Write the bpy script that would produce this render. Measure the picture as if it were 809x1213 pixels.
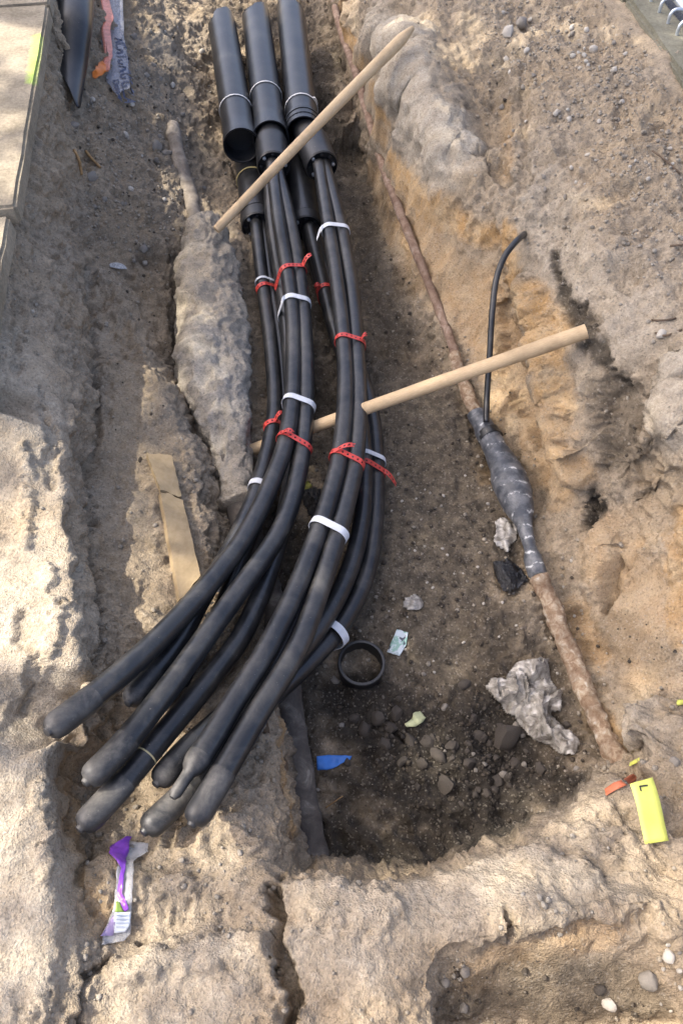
import bpy, bmesh, math, random, time
import numpy as np
from mathutils import Vector, Matrix
from mathutils.geometry import delaunay_2d_cdt
T0 = time.time()
R = math.radians
for o in list(bpy.data.objects): bpy.data.objects.remove(o)
scene = bpy.context.scene
COL = scene.collection

# ------------------------------------------------------------------ camera, sky, sun, exposure
CAMZ, PITCH, F, CX, CY = 1.85, R(56.0), 890.0, 404.5, 606.5      # pixels of the 809 x 1213 photograph
cd = bpy.data.cameras.new('camera'); cam = bpy.data.objects.new('camera', cd); COL.objects.link(cam)
cam.location = (0, 0, CAMZ); cam.rotation_euler = (R(90) - PITCH, 0, 0)
cd.sensor_fit = 'HORIZONTAL'; cd.sensor_width = 36.0; cd.lens = 36.0 * F / 809.0
cd.clip_start = 0.02; cd.clip_end = 500
scene.camera = cam
scene.render.resolution_x = 682; scene.render.resolution_y = 1024

SUN = Vector((-0.56, 0.10, 0.82)).normalized()                    # direction towards the sun
w = bpy.data.worlds.new('World'); scene.world = w; w.use_nodes = True
nt = w.node_tree; nt.nodes.clear()
sky = nt.nodes.new('ShaderNodeTexSky'); sky.sky_type = 'NISHITA'; sky.sun_disc = False
sky.sun_elevation = math.asin(SUN.z); sky.sun_rotation = math.atan2(SUN.x, SUN.y)
sky.air_density = 0.5; sky.dust_density = 4.0; sky.ozone_density = 0.0
bg = nt.nodes.new('ShaderNodeBackground'); bg.inputs['Strength'].default_value = 0.15
out = nt.nodes.new('ShaderNodeOutputWorld')
nt.links.new(sky.outputs[0], bg.inputs[0]); nt.links.new(bg.outputs[0], out.inputs[0])
sd = bpy.data.lights.new('sun', 'SUN'); sd.energy = 2.05; sd.angle = R(0.55); sd.color = (1.0, 0.93, 0.82)
sun = bpy.data.objects.new('sun', sd); COL.objects.link(sun)
sun.rotation_euler = (-SUN).to_track_quat('-Z', 'Y').to_euler(); sun.location = (-4, 2, 8)
scene.view_settings.view_transform = 'Standard'; scene.view_settings.look = 'None'
scene.view_settings.exposure = 1.95; scene.view_settings.gamma = 1.0
scene.view_settings.use_curve_mapping = False

# ------------------------------------------------------------------ pixels to places
SP, CP = math.sin(PITCH), math.cos(PITCH)
def ray(px, py):
    a, b = (px - CX) / F, (CY - py) / F
    return Vector((a, CP + b * SP, -SP + b * CP))
def P(px, py, z):                      # the point at height z that a pixel looks at
    d = ray(px, py); t = (CAMZ - z) / -d.z
    return Vector((d.x * t, d.y * t, z))

# ------------------------------------------------------------------ noise (numpy)
def _h(ix, iy, iz, s):
    h = (ix.astype(np.uint32) * np.uint32(374761393)) ^ (iy.astype(np.uint32) * np.uint32(668265263)) ^ (iz.astype(np.uint32) * np.uint32(2147483647 - 58)) ^ np.uint32((s * 144665 + 77) & 0xffffffff)
    h = (h ^ (h >> np.uint32(13))) * np.uint32(1274126177)
    h = (h ^ (h >> np.uint32(15))) * np.uint32(2246822519)
    h = h ^ (h >> np.uint32(16))
    return h.astype(np.float32) * np.float32(1 / 2147483648.0) - np.float32(1.0)
def vnoise(p, scale, seed=0):
    q = p * scale + 1000.0
    i = np.floor(q).astype(np.int64); f = (q - i).astype(np.float32)
    f = f * f * f * (f * (f * 6 - 15) + 10)
    x, y, z = i[:, 0], i[:, 1], i[:, 2]; fx, fy, fz = f[:, 0], f[:, 1], f[:, 2]
    def L(a, b, t): return a + (b - a) * t
    a = L(L(_h(x, y, z, seed), _h(x + 1, y, z, seed), fx), L(_h(x, y + 1, z, seed), _h(x + 1, y + 1, z, seed), fx), fy)
    b = L(L(_h(x, y, z + 1, seed), _h(x + 1, y, z + 1, seed), fx), L(_h(x, y + 1, z + 1, seed), _h(x + 1, y + 1, z + 1, seed), fx), fy)
    return L(a, b, fz)
def sstep(a, b, x):
    t = np.clip((x - a) / (b - a), 0, 1); return t * t * (3 - 2 * t)

# ------------------------------------------------------------------ the dug ground: heights read along lines of the trench
pts = []
def line(*c):                          # a break line (edge or foot of a cut), sampled every 2.5 cm
    w3 = [P(*q) for q in c]
    for a, b in zip(w3[:-1], w3[1:]):
        n = max(1, int((b - a).length / 0.025))
        for k in range(n): pts.append(a.lerp(b, k / n))
    pts.append(w3[-1])
def row(py, *c):
    for px, z in c: pts.append(P(px, py, z))
# left cut: top edge under the pavement, foot of the cut
line((66, -120, .60), (57, 0, .60), (45, 95, .60), (35, 125, .60), (25, 190, .59), (17, 245, .58), (3, 290, .57), (-22, 380, .57), (-42, 470, .57), (-52, 540, .46), (-70, 700, .445), (-60, 900, .435), (-60, 1213, .43))
line((72, -120, .42), (66, 0, .41), (76, 100, .40), (90, 200, .32), (106, 300, .21), (113, 400, .20), (113, 500, .23), (110, 600, .26), (118, 700, .29), (112, 800, .32), (106, 880, .25), (101, 940, .225), (99, 1000, .24), (96, 1060, .30), (92, 1090, .325), (108, 1135, .34), (100, 1213, .34))
line((64, 330, .43), (70, 420, .43), (75, 520, .43), (80, 620, .43), (90, 700, .44), (91, 800, .43), (70, 880, .41), (61, 950, .405), (60, 1010, .40), (58, 1050, .41), (64, 1110, .41), (66, 1213, .40))
# ledge beside the old pipe and the channel below it
line((130, 335, .20), (160, 385, .20), (185, 440, .20), (205, 490, .19), (228, 540, .18), (240, 600, .18), (250, 680, .19), (286, 770, .20), (316, 840, .20), (334, 940, .22), (345, 1000, .24), (334, 1032, .27))
line((152, 330, .12), (182, 380, .10), (207, 440, .06), (229, 500, .05), (252, 550, .05), (266, 600, .04), (282, 680, .02), (316, 760, .0), (337, 840, -.03), (350, 920, -.05), (362, 1000, -.05), (366, 1026, -.05))
# foot of the right cut
line((384, -120, .03), (388, 0, .03), (405, 100, .03), (432, 200, .02), (455, 270, .02), (490, 370, .02), (545, 440, .02), (600, 520, .02), (640, 600, .02), (665, 680, .01), (692, 760, .0), (714, 840, .0), (735, 905, .03))
# rim of the near baulk, foot of its far face
line((334, 1036, .29), (380, 1026, .30), (440, 1044, .30), (500, 1037, .29), (560, 1012, .28), (640, 986, .26), (700, 962, .23), (735, 935, .21))
line((385, 1016, -.05), (440, 1030, -.05), (500, 1020, -.05), (560, 996, -.05), (630, 968, -.04), (690, 944, .0), (728, 922, .06))
# cut face at the near right corner
line((518, 1213, .31), (517, 1150, .32), (528, 1128, .33), (575, 1118, .33), (640, 1095, .34), (700, 1082, .34), (775, 1068, .34), (785, 1100, .32), (809, 1120, .31))
line((530, 1213, .23), (528, 1160, .255), (540, 1138, .285), (580, 1127, .295), (645, 1104, .30), (705, 1092, .30), (768, 1080, .30), (778, 1120, .27), (806, 1160, .25))
row(1213, (600, .14), (700, .14), (790, .16)); row(1300, (536, .10), (600, .0), (700, .0), (800, .05))
line((700, -100, .63), (738, -6, .635), (806, 91, .635), (860, 160, .63))
# far end, rows across
row(-300, (-60, .62), (72, .5), (160, .4), (300, .25), (380, .25), (440, .45), (740, .6), (900, .6))
for py in (-120, 0):
    row(py, (-90, .61), (0, .61), (110, .37), (160, .28), (210, .15), (250, .06), (300, .02), (350, .02), (396, .14), (410, .30), (440, .43), (500, .5), (560, .53), (640, .56), (740, .60), (809, .60), (980, .60))
row(50, (110, .37), (160, .28), (210, .15), (250, .06), (300, .02), (350, .02), (404, .16), (418, .31), (446, .44), (500, .50), (560, .51), (640, .55), (780, .60), (980, .60))
row(100, (-80, .61), (110, .37), (160, .27), (210, .14), (250, .05), (310, .02), (375, .02), (412, .14), (425, .28), (450, .41), (500, .48), (560, .49), (600, .49), (700, .58), (809, .60), (980, .6))
row(150, (125, .32), (170, .23), (210, .13), (250, .04), (410, .02), (428, .12), (444, .22), (470, .36), (520, .45), (560, .44), (590, .45), (640, .51), (720, .57), (809, .60))
row(200, (-100, .6), (120, .28), (180, .17), (205, .13), (250, .04), (300, .0), (360, .0), (440, .1), (455, .19), (478, .28), (520, .40), (560, .44), (590, .44), (640, .50), (720, .57), (809, .60), (980, .6))
row(250, (112, .24), (150, .19), (200, .13), (250, .05), (320, 0), (400, 0), (463, .12), (485, .20), (520, .28), (560, .36), (600, .41), (660, .48), (730, .54), (809, .58))
row(300, (0, .50), (150, .16), (195, .11), (240, .05), (300, .0), (400, 0), (490, .09), (530, .17), (575, .26), (605, .36), (640, .43), (700, .50), (809, .57), (1000, .6))
row(350, (115, .20), (500, .05), (540, .12), (580, .18), (610, .26), (645, .36), (672, .42), (730, .49), (809, .55))
row(400, (-10, .52), (130, .2), (300, 0), (400, 0), (450, .0), (500, .0), (560, .06), (590, .12), (620, .20), (655, .32), (690, .41), (740, .47), (809, .54), (1000, .6))
row(450, (130, .21), (170, .205), (300, 0), (400, 0), (500, 0), (590, .06), (625, .14), (660, .26), (690, .33), (730, .38), (765, .43), (809, .5))
row(500, (-10, .445), (140, .22), (180, .2), (300, 0), (400, 0), (500, 0), (560, 0), (625, .07), (650, .14), (678, .24), (697, .29), (730, .32), (766, .37), (788, .44), (820, .47), (1000, .58))
row(550, (150, .22), (200, .2), (300, 0), (450, 0), (560, 0), (650, .07), (680, .17), (698, .22), (730, .28), (768, .31), (790, .38), (820, .42))
row(600, (-10, .44), (150, .24), (200, .21), (330, 0), (450, 0), (560, 0), (665, .05), (690, .10), (702, .10), (725, .19), (745, .22), (765, .24), (790, .30), (820, .35), (1000, .52))
row(650, (150, .25), (200, .22), (340, 0), (450, 0), (560, 0), (690, .06), (715, .12), (738, .17), (752, .14), (790, .24), (820, .29))
row(700, (-10, .44), (160, .26), (210, .22), (350, 0), (450, -.01), (560, -.01), (640, 0), (706, .05), (728, .09), (745, .09), (770, .15), (820, .24), (1000, .4))
row(760, (160, .27), (220, .23), (400, -.02), (520, -.02), (620, -.02), (720, .05), (760, .12), (820, .20))
row(820, (160, .28), (240, .23), (380, -.03), (500, -.04), (620, -.04), (730, .04), (765, .10), (820, .17))
row(900, (0, .43), (140, .24), (200, .235), (280, .225), (420, -.05), (520, -.05), (640, -.04), (820, .22), (1000, .3))
row(960, (0, .425), (140, .24), (220, .26), (300, .25), (430, -.06), (520, -.06), (620, -.05), (770, .22), (820, .24))
row(1040, (0, .425), (120, .31), (200, .29), (280, .29), (620, .29), (700, .27), (760, .25), (820, .27), (1000, .4))
row(1090, (0, .425), (140, .30), (220, .28), (300, .29), (370, .32), (450, .32), (520, .32), (600, .33), (810, .32))
row(1150, (0, .42), (140, .33), (220, .32), (300, .32), (370, .32), (450, .33), (600, .235), (680, .22), (750, .22))
row(1213, (0, .42), (140, .34), (220, .33), (300, .32), (370, .32), (450, .33)); row(1350, (0, .42), (140, .37), (300, .36), (480, .36), (980, .3))
row(1700, (-300, .47), (140, .55), (400, .55), (700, .5), (1200, .55))
for x, y, z in ((-60, -60, .6), (60, -60, .6), (-60, 60, .6), (60, 60, .6), (-2.5, .9, .47), (-1.6, .5, .45), (-1.6, 1.0, .47), (-1.1, 1.0, .46), (-1.0, 1.2, .57), (-1.6, 1.25, .57), (-2.5, 1.3, .57), (-1.2, 2, .58), (-1.8, 2, .58), (-2.5, 3, .61), (2.6, 1, .6), (2.6, 3, .6), (2.6, 5, .6), (-2.5, 5, .61), (0, 7, .6), (-2, 7, .6), (2, 7, .6), (-2, -2, .6), (0, -2, .6), (2, -2, .6), (1.6, .6, .5), (1.6, 0, .5)):
    pts.append(Vector((x, y, z)))
# Delaunay triangles rasterised to a height map (15 mm apart at most), then sampled
seen = {}
for p in pts: seen[(round(p.x, 3), round(p.y, 3))] = p.z
XY = [Vector(k) for k in seen]; ZZ = list(seen.values())
res = delaunay_2d_cdt(XY, [], [], 0, 1e-5)
vx = np.array([(v.x, v.y) for v in res[0]]); vz = np.array([ZZ[o[0]] if o else 0.0 for o in res[3]])
X0, X1, Y0, Y1, DX = -2.4, 2.6, -1.6, 6.4, 0.006
nx, ny = int((X1 - X0) / DX) + 1, int((Y1 - Y0) / DX) + 1
H = np.full((ny, nx), 0.6)
for tri in res[2]:
    a, b, c = (vx[i] for i in tri); za, zb, zc = (vz[i] for i in tri)
    i0 = max(0, int((min(a[0], b[0], c[0]) - X0) / DX)); i1 = min(nx - 1, int((max(a[0], b[0], c[0]) - X0) / DX) + 1)
    j0 = max(0, int((min(a[1], b[1], c[1]) - Y0) / DX)); j1 = min(ny - 1, int((max(a[1], b[1], c[1]) - Y0) / DX) + 1)
    if i1 < i0 or j1 < j0: continue
    gx, gy = np.meshgrid(X0 + DX * np.arange(i0, i1 + 1), Y0 + DX * np.arange(j0, j1 + 1))
    d = (b[1] - c[1]) * (a[0] - c[0]) + (c[0] - b[0]) * (a[1] - c[1])
    if abs(d) < 1e-12: continue
    u = ((b[1] - c[1]) * (gx - c[0]) + (c[0] - b[0]) * (gy - c[1])) / d
    v = ((c[1] - a[1]) * (gx - c[0]) + (a[0] - c[0]) * (gy - c[1])) / d
    m = (u >= -1e-6) & (v >= -1e-6) & (u + v <= 1 + 1e-6)
    H[j0:j1 + 1, i0:i1 + 1][m] = (u * za + v * zb + (1 - u - v) * zc)[m]
def blur(A, r):
    k = np.exp(-0.5 * (np.arange(-3 * r, 3 * r + 1) / r) ** 2); k /= k.sum(); n = 3 * r
    B = np.pad(A, n, mode='edge')
    B = sum(k[i] * B[i:i + A.shape[0], :] for i in range(2 * n + 1))
    return sum(k[i] * B[:, i:i + A.shape[1]] for i in range(2 * n + 1))
H = blur(H, 1) * 0.75 + blur(H, 4) * 0.25
def hsample(x, y):
    fx = np.clip((x - X0) / DX, 0, nx - 1.001); fy = np.clip((y - Y0) / DX, 0, ny - 1.001)
    i = fx.astype(int); j = fy.astype(int); u = fx - i; v = fy - j
    return (H[j, i] * (1 - u) * (1 - v) + H[j, i + 1] * u * (1 - v) + H[j + 1, i] * (1 - u) * v + H[j + 1, i + 1] * u * v)
def Hmap(px, py):                      # first hit of a pixel's ray with the height map
    d = ray(px, py); t = np.linspace(0.6, 6.5, 3000)
    z = CAMZ + d.z * t; g = hsample(d.x * t, d.y * t)
    k = np.argmax(z < g); return np.array((d.x * t[k], d.y * t[k], g[k])), t[k]

# rows along y; along each row the vertices are spread evenly over the arc, so steep cuts stay finely meshed
ys = [-0.5]
while ys[-1] < 4.9: ys.append(ys[-1] + (0.0036 if ys[-1] < 0.9 else 0.0036 + 0.0012 * (ys[-1] - 0.9)))
ys = np.array(ys); NC = 860; xs_f = np.linspace(-1.75, 2.15, 1800)
GX = np.zeros((len(ys), NC)); cum = []
for j, y in enumerate(ys):
    z = hsample(xs_f, np.full_like(xs_f, y)); s = np.sqrt(np.gradient(xs_f) ** 2 + (np.gradient(z) * 1.3) ** 2)
    c = np.cumsum(s); cum.append(c / c[-1])
cum = np.array(cum)
kk = np.exp(-0.5 * (np.arange(-24, 25) / 9.0) ** 2); kk /= kk.sum()
cp = np.pad(cum, ((24, 24), (0, 0)), mode='edge'); cum = sum(kk[i] * cp[i:i + len(ys)] for i in range(49))
for j in range(len(ys)): GX[j] = np.interp(np.linspace(0, 1, NC), cum[j], xs_f)
far = np.array([3., 4.5, 8, 16, 32, 60.])
GX = np.hstack([np.tile(-far[::-1], (len(ys), 1)), GX, np.tile(far, (len(ys), 1))])
y_lo = np.array([-60., -30, -15, -8, -4, -2, -1, -.7]); y_hi = np.array([5.1, 5.5, 6.2, 8, 12, 20, 35, 60.])
GX = np.vstack([np.tile(GX[0], (len(y_lo), 1)), GX, np.tile(GX[-1], (len(y_hi), 1))])
yy = np.concatenate([y_lo, ys, y_hi]); GY = np.tile(yy[:, None], (1, GX.shape[1]))
GZ = hsample(GX, GY)
nr, nc = GX.shape
V = np.stack([GX, GY, GZ], -1)
def normals(V):
    du = np.gradient(V, axis=1); dv = np.gradient(V, axis=0); n = np.cross(du, dv)
    return n / np.maximum(np.linalg.norm(n, axis=-1, keepdims=True), 1e-9)
N = normals(V); Vf = V.reshape(-1, 3); Nf = N.reshape(-1, 3)
core = ((Vf[:, 0] > -1.8) & (Vf[:, 0] < 2.2) & (Vf[:, 1] > -.55) & (Vf[:, 1] < 5.0))

def stroke(seq, soft=0.5, warp=0.35, seed=5):
    """0..1 near a chain of (px, py, radius px); the chain is carried onto the ground in 3D and measured there"""
    m = np.zeros(len(Vf), np.float32); c = []
    for px, py, r in seq:
        p, t = Hmap(px, py); c.append((p, r * t / F))
    if len(c) == 1: c.append((c[0][0] + 1e-4, c[0][1]))
    for (a, ra), (b, rb) in zip(c[:-1], c[1:]):
        rm = max(ra, rb) * 2.2 + 0.01
        sel = np.where((Vf[:, 0] > min(a[0], b[0]) - rm) & (Vf[:, 0] < max(a[0], b[0]) + rm) & (Vf[:, 1] > min(a[1], b[1]) - rm) & (Vf[:, 1] < max(a[1], b[1]) + rm))[0]
        if len(sel) == 0: continue
        q = Vf[sel]; ab = b - a; t = np.clip(((q - a) @ ab) / (ab @ ab), 0, 1)
        d = np.linalg.norm(q - (a + t[:, None] * ab), axis=1); r = ra + (rb - ra) * t
        d = d / r + warp * (vnoise(q, 9.0 if ra > .05 else 30, seed) + .7 * vnoise(q, 30.0 if ra > .05 else 85, seed + 1) + (.5 * vnoise(q, 170, seed + 2) if ra < .05 else 0))
        m[sel] = np.maximum(m[sel], 1 - sstep(1 - soft, 1 + soft, d))
    return m
def strokes(lst, **k):
    m = np.zeros(len(Vf), np.float32)
    for wgt, seq in lst: m = np.maximum(m, wgt * stroke(seq, **k))
    return m
ochre = strokes([
    (1, [(408, 5, 7), (416, 45, 8), (428, 78, 8)]), (.95, [(452, 135, 7), (462, 185, 10), (480, 222, 16), (520, 258, 20), (575, 280, 18)]),
    (.7, [(322, 855, 7), (335, 930, 8), (348, 988, 6)]), (.6, [(440, 110, 10), (452, 160, 12)]), (.45, [(598, 120, 6), (600, 200, 9)]), (1, [(600, 275, 12), (603, 330, 20), (640, 365, 22), (660, 410, 20), (668, 450, 16)]),
    (.7, [(668, 450, 18), (672, 510, 24), (690, 560, 16)]), (.6, [(640, 470, 26), (655, 540, 22)]),
    (.72, [(460, 230, 16), (500, 300, 40), (560, 350, 46), (600, 420, 40), (635, 500, 34), (665, 580, 24)]), (.6, [(720, 640, 40), (760, 700, 50), (760, 780, 44)]), (.5, [(440, 200, 14), (470, 280, 18)]), (.85, [(800, 615, 16), (806, 700, 22), (800, 760, 12)]),
    (.75, [(690, 810, 10), (705, 850, 16), (735, 880, 12)]), (.6, [(680, 730, 20), (700, 770, 24)]), (.65, [(570, 560, 14), (590, 470, 12)]),
    (.45, [(95, 900, 20), (85, 1000, 18), (110, 1090, 22)]), (.35, [(740, 640, 40)]), (.5, [(560, 1170, 20), (600, 1140, 22), (720, 1100, 26)])])
damp = strokes([  # damp trench floor, plus a few dark strokes painted for shade
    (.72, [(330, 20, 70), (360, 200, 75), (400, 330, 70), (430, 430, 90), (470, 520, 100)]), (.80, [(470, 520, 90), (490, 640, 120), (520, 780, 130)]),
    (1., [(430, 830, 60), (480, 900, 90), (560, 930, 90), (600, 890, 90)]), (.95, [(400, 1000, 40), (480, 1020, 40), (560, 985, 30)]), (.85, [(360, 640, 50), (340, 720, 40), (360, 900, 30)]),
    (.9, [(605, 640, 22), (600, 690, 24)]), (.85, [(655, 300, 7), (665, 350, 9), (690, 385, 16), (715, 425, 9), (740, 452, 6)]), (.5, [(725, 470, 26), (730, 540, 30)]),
    (.95, [(704, 590, 9), (700, 615, 10), (712, 603, 10)]), (.85, [(757, 585, 9)]), (.2, [(150, 20, 60), (180, 150, 80), (170, 260, 70), (160, 360, 40)]), (.15, [(160, 450, 50), (180, 560, 50), (170, 680, 60)]),  # faint strokes on left slope and ledge darken the soil for shade
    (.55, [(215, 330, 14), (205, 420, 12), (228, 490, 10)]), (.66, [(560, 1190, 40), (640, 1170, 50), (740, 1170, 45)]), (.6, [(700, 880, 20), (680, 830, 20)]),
    (.35, [(590, 80, 16), (600, 120, 20), (560, 125, 14)]), (.4, [(780, 780, 24), (720, 740, 24)])], soft=.45)  # dark stroke beside the pale bulge paints shade into its hollow
pale = strokes([  # pale dry soil; right wall and bulge strokes also stand in for light
    (.5, [(350, 1060, 26), (420, 1075, 34), (520, 1060, 34), (600, 1035, 34), (660, 1050, 30), (730, 1050, 20)]), (.6, [(360, 1130, 30), (440, 1120, 40)]),
    (1, [(440, 30, 24), (470, 60, 40), (480, 130, 40), (530, 180, 34)]), (.5, [(640, 230, 40), (680, 330, 40), (750, 380, 50)]), (.7, [(800, 440, 30), (800, 520, 30)]),
    (.55, [(20, 420, 40), (25, 560, 50)]), (.9, [(40, 680, 60), (35, 850, 60), (20, 1000, 50), (25, 1150, 60)]), (.55, [(490, 290, 40), (560, 360, 50), (630, 470, 44), (670, 570, 30)]), (.7, [(720, 650, 36), (760, 720, 44), (780, 780, 30)]), (.6, [(200, 1170, 60), (280, 1150, 40)]), (.5, [(760, 700, 30), (800, 640, 14)]),
    (.45, [(710, 640, 26), (700, 700, 20)]), (.5, [(780, 850, 20), (780, 900, 24)]), (.5, [(200, 60, 30)])])
smooth = strokes([(1, [(725, -10, 16), (765, 45, 16), (812, 105, 18)]), (.8, [(350, 1065, 30), (450, 1075, 40), (560, 1060, 44), (660, 1040, 40), (740, 1040, 30)]), (.8, [(360, 1140, 40), (450, 1140, 50)]), (.85, [(410, 60, 20), (450, 150, 24), (480, 220, 30)]), (.78, [(460, 40, 40), (500, 120, 44), (540, 190, 40)]), (1, [(610, 290, 24), (640, 380, 34), (660, 470, 34), (690, 570, 26)]), (.7, [(795, 440, 30), (800, 520, 30)]), (.6, [(170, 600, 50), (180, 700, 50), (170, 450, 30)]), (.6, [(670, 330, 60), (740, 400, 60)]), (1, [(490, 250, 30), (560, 350, 50), (630, 450, 50), (670, 550, 36)]), (1, [(440, 200, 14), (470, 290, 20)]), (1, [(720, 650, 46), (760, 720, 50), (760, 790, 40)]),
    (1, [(40, 420, 50), (45, 560, 55), (55, 700, 60), (40, 900, 70), (30, 1100, 70)]), (1, [(600, 1170, 60), (680, 1160, 70), (750, 1150, 50)]), (.8, [(470, 500, 60), (500, 650, 80), (500, 760, 60)]), (.7, [(170, 1160, 60), (270, 1170, 60)])], soft=.5)
gravel = strokes([(1, [(640, 30, 60), (760, 150, 60), (800, 250, 40)]), (1, [(470, 870, 60), (560, 900, 80), (640, 920, 50)]), (.8, [(720, 930, 30), (780, 930, 30)]),
    (.7, [(160, 100, 60), (160, 250, 60)]), (.6, [(540, 1140, 14), (560, 1210, 16)]), (.5, [(500, 650, 120)]), (.5, [(700, 300, 90)])])
# displacement along the normal: clods, crumbs and fine grain, less on the smooth spade cuts
pw = Vf + 0.03 * np.stack([vnoise(Vf, 7, 31), vnoise(Vf, 7, 32), vnoise(Vf, 7, 33)], -1)
rough = 1 - 0.80 * smooth
d = 0.020 * vnoise(pw, 4.5, 1) * (1 - .4 * smooth) + 0.013 * vnoise(pw, 10, 2) * (1 - .5 * smooth)
n3 = vnoise(pw, 22, 3); n4 = vnoise(pw, 47, 4); n5 = vnoise(Vf, 95, 6); n6 = vnoise(Vf, 180, 7)
d += rough * (0.0090 * (np.abs(n3) * 2 - .7) * -1 + 0.0050 * n4 + 0.0042 * n5 + 0.0028 * n6)
d += rough * .006 * np.maximum(0, vnoise(Vf, 33, 12) - .25) * 2.2
tn = vnoise(pw, 15, 61) * 2.6 + .55 * n4 + .35 * n5; steep = 1 - np.abs(Nf[:, 2]); d += rough * (1 - .65 * steep) * .0075 * np.round(tn) / 1.4          # broken clods with crisp edges
str_p = Vf * np.array([1, 1, .22]); d += steep * (0.011 + .006 * (Vf[:, 0] < -.5)) * vnoise(str_p, 20, 41) + steep * (.006 + .004 * (Vf[:, 0] < -.5)) * vnoise(str_p, 45, 42)     # spade marks run down the cut
flow = sstep(.55, .75, Vf[:, 2]) * (Vf[:, 0] < -0.6)
d *= np.where(core, 1, 0.3) * (1 - flow)
# dug details: cracks, hollows and clods
def dig(depth, seq, **k):
    global d
    d = d + depth * stroke(seq, **k)
K = dict(soft=.4, warp=.95)
dig(-.07, [(333, 1030, 5), (322, 1062, 6), (334, 1090, 4), (325, 1120, 5), (340, 1150, 8), (352, 1190, 6), (345, 1213, 5)], **K)
dig(-.05, [(601, 1080, 3), (606, 1098, 5), (605, 1120, 3)], **K)
dig(-.03, [(135, 1128, 3), (100, 1165, 4), (92, 1213, 4)], **K)
dig(-.02, [(165, 1115, 3), (190, 1110, 3)], **K); dig(-.02, [(110, 1000, 2.5), (103, 1040, 2.5)], **K)
dig(.022, [(150, 1150, 14), (220, 1135, 18), (300, 1125, 18)]); dig(.02, [(370, 1060, 24), (450, 1080, 26)]); dig(.02, [(640, 1020, 24), (690, 1040, 20)])
dig(-.045, [(704, 596, 8), (702, 618, 8)], **K); dig(-.04, [(757, 585, 8)], **K); dig(-.018, [(652, 300, 5), (664, 340, 5), (676, 372, 9), (700, 390, 11), (715, 425, 7), (742, 448, 5)], **K)
dig(-.022, [(105, 310, 5), (112, 400, 5), (112, 520, 5), (109, 620, 6), (117, 700, 6), (112, 790, 6)], **K); dig(-.06, [(740, 655, 9), (724, 690, 10), (712, 722, 5)], soft=.5); dig(.03, [(715, 640, 18), (705, 690, 16)], soft=.6)
dig(.05, [(795, 500, 24), (802, 440, 22)], soft=.6); dig(-.03, [(772, 470, 5), (770, 520, 5), (775, 560, 6)], **K)
dig(.05, [(470, 40, 26), (500, 110, 36), (530, 170, 24)], soft=.7); dig(-.03, [(585, 70, 16), (575, 110, 24), (590, 160, 12)], soft=.8)
dig(-.035, [(572, 175, 8), (590, 200, 8), (600, 215, 5)], **K); dig(-.016, [(618, 60, 4), (624, 110, 6), (618, 160, 6), (624, 210, 7), (610, 250, 5)], **K)
dig(.035, [(690, 240, 30), (720, 300, 24)], soft=.7); dig(.03, [(770, 200, 30)], soft=.7); dig(-.03, [(745, 330, 16)], soft=.7)
dig(.05, [(622, 340, 16), (650, 430, 20), (686, 560, 14)], soft=.7); dig(-.05, [(588, 330, 12), (600, 430, 14), (640, 520, 10)], soft=.7); dig(-.055, [(735, 470, 22), (735, 550, 22)], soft=.6); dig(-.02, [(600, 290, 4), (588, 360, 4), (584, 430, 5)], **K); dig(.025, [(640, 360, 14), (660, 450, 14), (690, 570, 10)], soft=.7)
dig(-.02, [(620, 430, 10), (650, 500, 8), (668, 560, 6)], soft=.6)
dig(.06, [(780, 850, 22), (800, 880, 24)], soft=.4); dig(.05, [(775, 880, 20), (790, 920, 20)], soft=.5); dig(-.05, [(745, 890, 4), (752, 870, 5)], **K); dig(.03, [(750, 1018, 24)], soft=.6); dig(.025, [(700, 1000, 24)], soft=.7)
dig(-.03, [(805, 940, 12), (800, 980, 12)], soft=.5)
dig(-.025, [(445, 860, 3), (470, 868, 3), (480, 880, 2)], **K); dig(-.03, [(180, 310, 14)], soft=.6); dig(.03, [(140, 270, 20), (170, 290, 14)], soft=.7)
dig(-.03, [(210, 300, 5), (207, 360, 6), (214, 430, 5), (240, 500, 5)], **K); dig(-.02, [(100, 180, 8), (95, 200, 6)], **K)
for k in range(9):                                # worm-eaten runs down the left bank
    x = 12 + k * 9.5 + 4 * math.sin(k * 2.3); y = 330 + 67 * ((k * 3) % 10)
    dig(.014 * (1 if k % 2 else -1), [(x, y, 5), (x + 12, y + 60, 8), (x + 6, y + 110, 5)], soft=.6, warp=1.0)
Vd = (Vf + Nf * d[:, None]); N2 = normals(Vd.reshape(nr, nc, 3)).reshape(-1, 3)
Vd = Vd.astype(np.float32)

idx = np.arange(nr * nc).reshape(nr, nc)
quads = np.stack([idx[:-1, :-1], idx[:-1, 1:], idx[1:, 1:], idx[1:, :-1]], -1).reshape(-1, 4)
gm = bpy.data.meshes.new('ground')
gm.vertices.add(len(Vd)); gm.vertices.foreach_set('co', Vd.ravel())
gm.loops.add(quads.size); gm.loops.foreach_set('vertex_index', quads.ravel().astype(np.int32))
gm.polygons.add(len(quads)); gm.polygons.foreach_set('loop_start', (np.arange(len(quads)) * 4).astype(np.int32))
gm.update(calc_edges=True); gm.shade_smooth()
soil = gm.color_attributes.new('soil', 'FLOAT_COLOR', 'POINT')
soil.data.foreach_set('color', np.stack([ochre, damp, pale, smooth], -1).astype(np.float32).ravel())
ground = bpy.data.objects.new('ground', gm); COL.objects.link(ground); ground['kind'] = 'structure'
bpy.context.view_layer.update()
def G(px, py, off=0.0):                # the place on the dug ground that a pixel looks at
    ok, loc, n, _ = ground.ray_cast(Vector((0, 0, CAMZ)), ray(px, py).normalized())
    return loc + n * off if off else loc
def Gn(px, py):
    ok, loc, n, _ = ground.ray_cast(Vector((0, 0, CAMZ)), ray(px, py).normalized()); return loc, n
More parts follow.
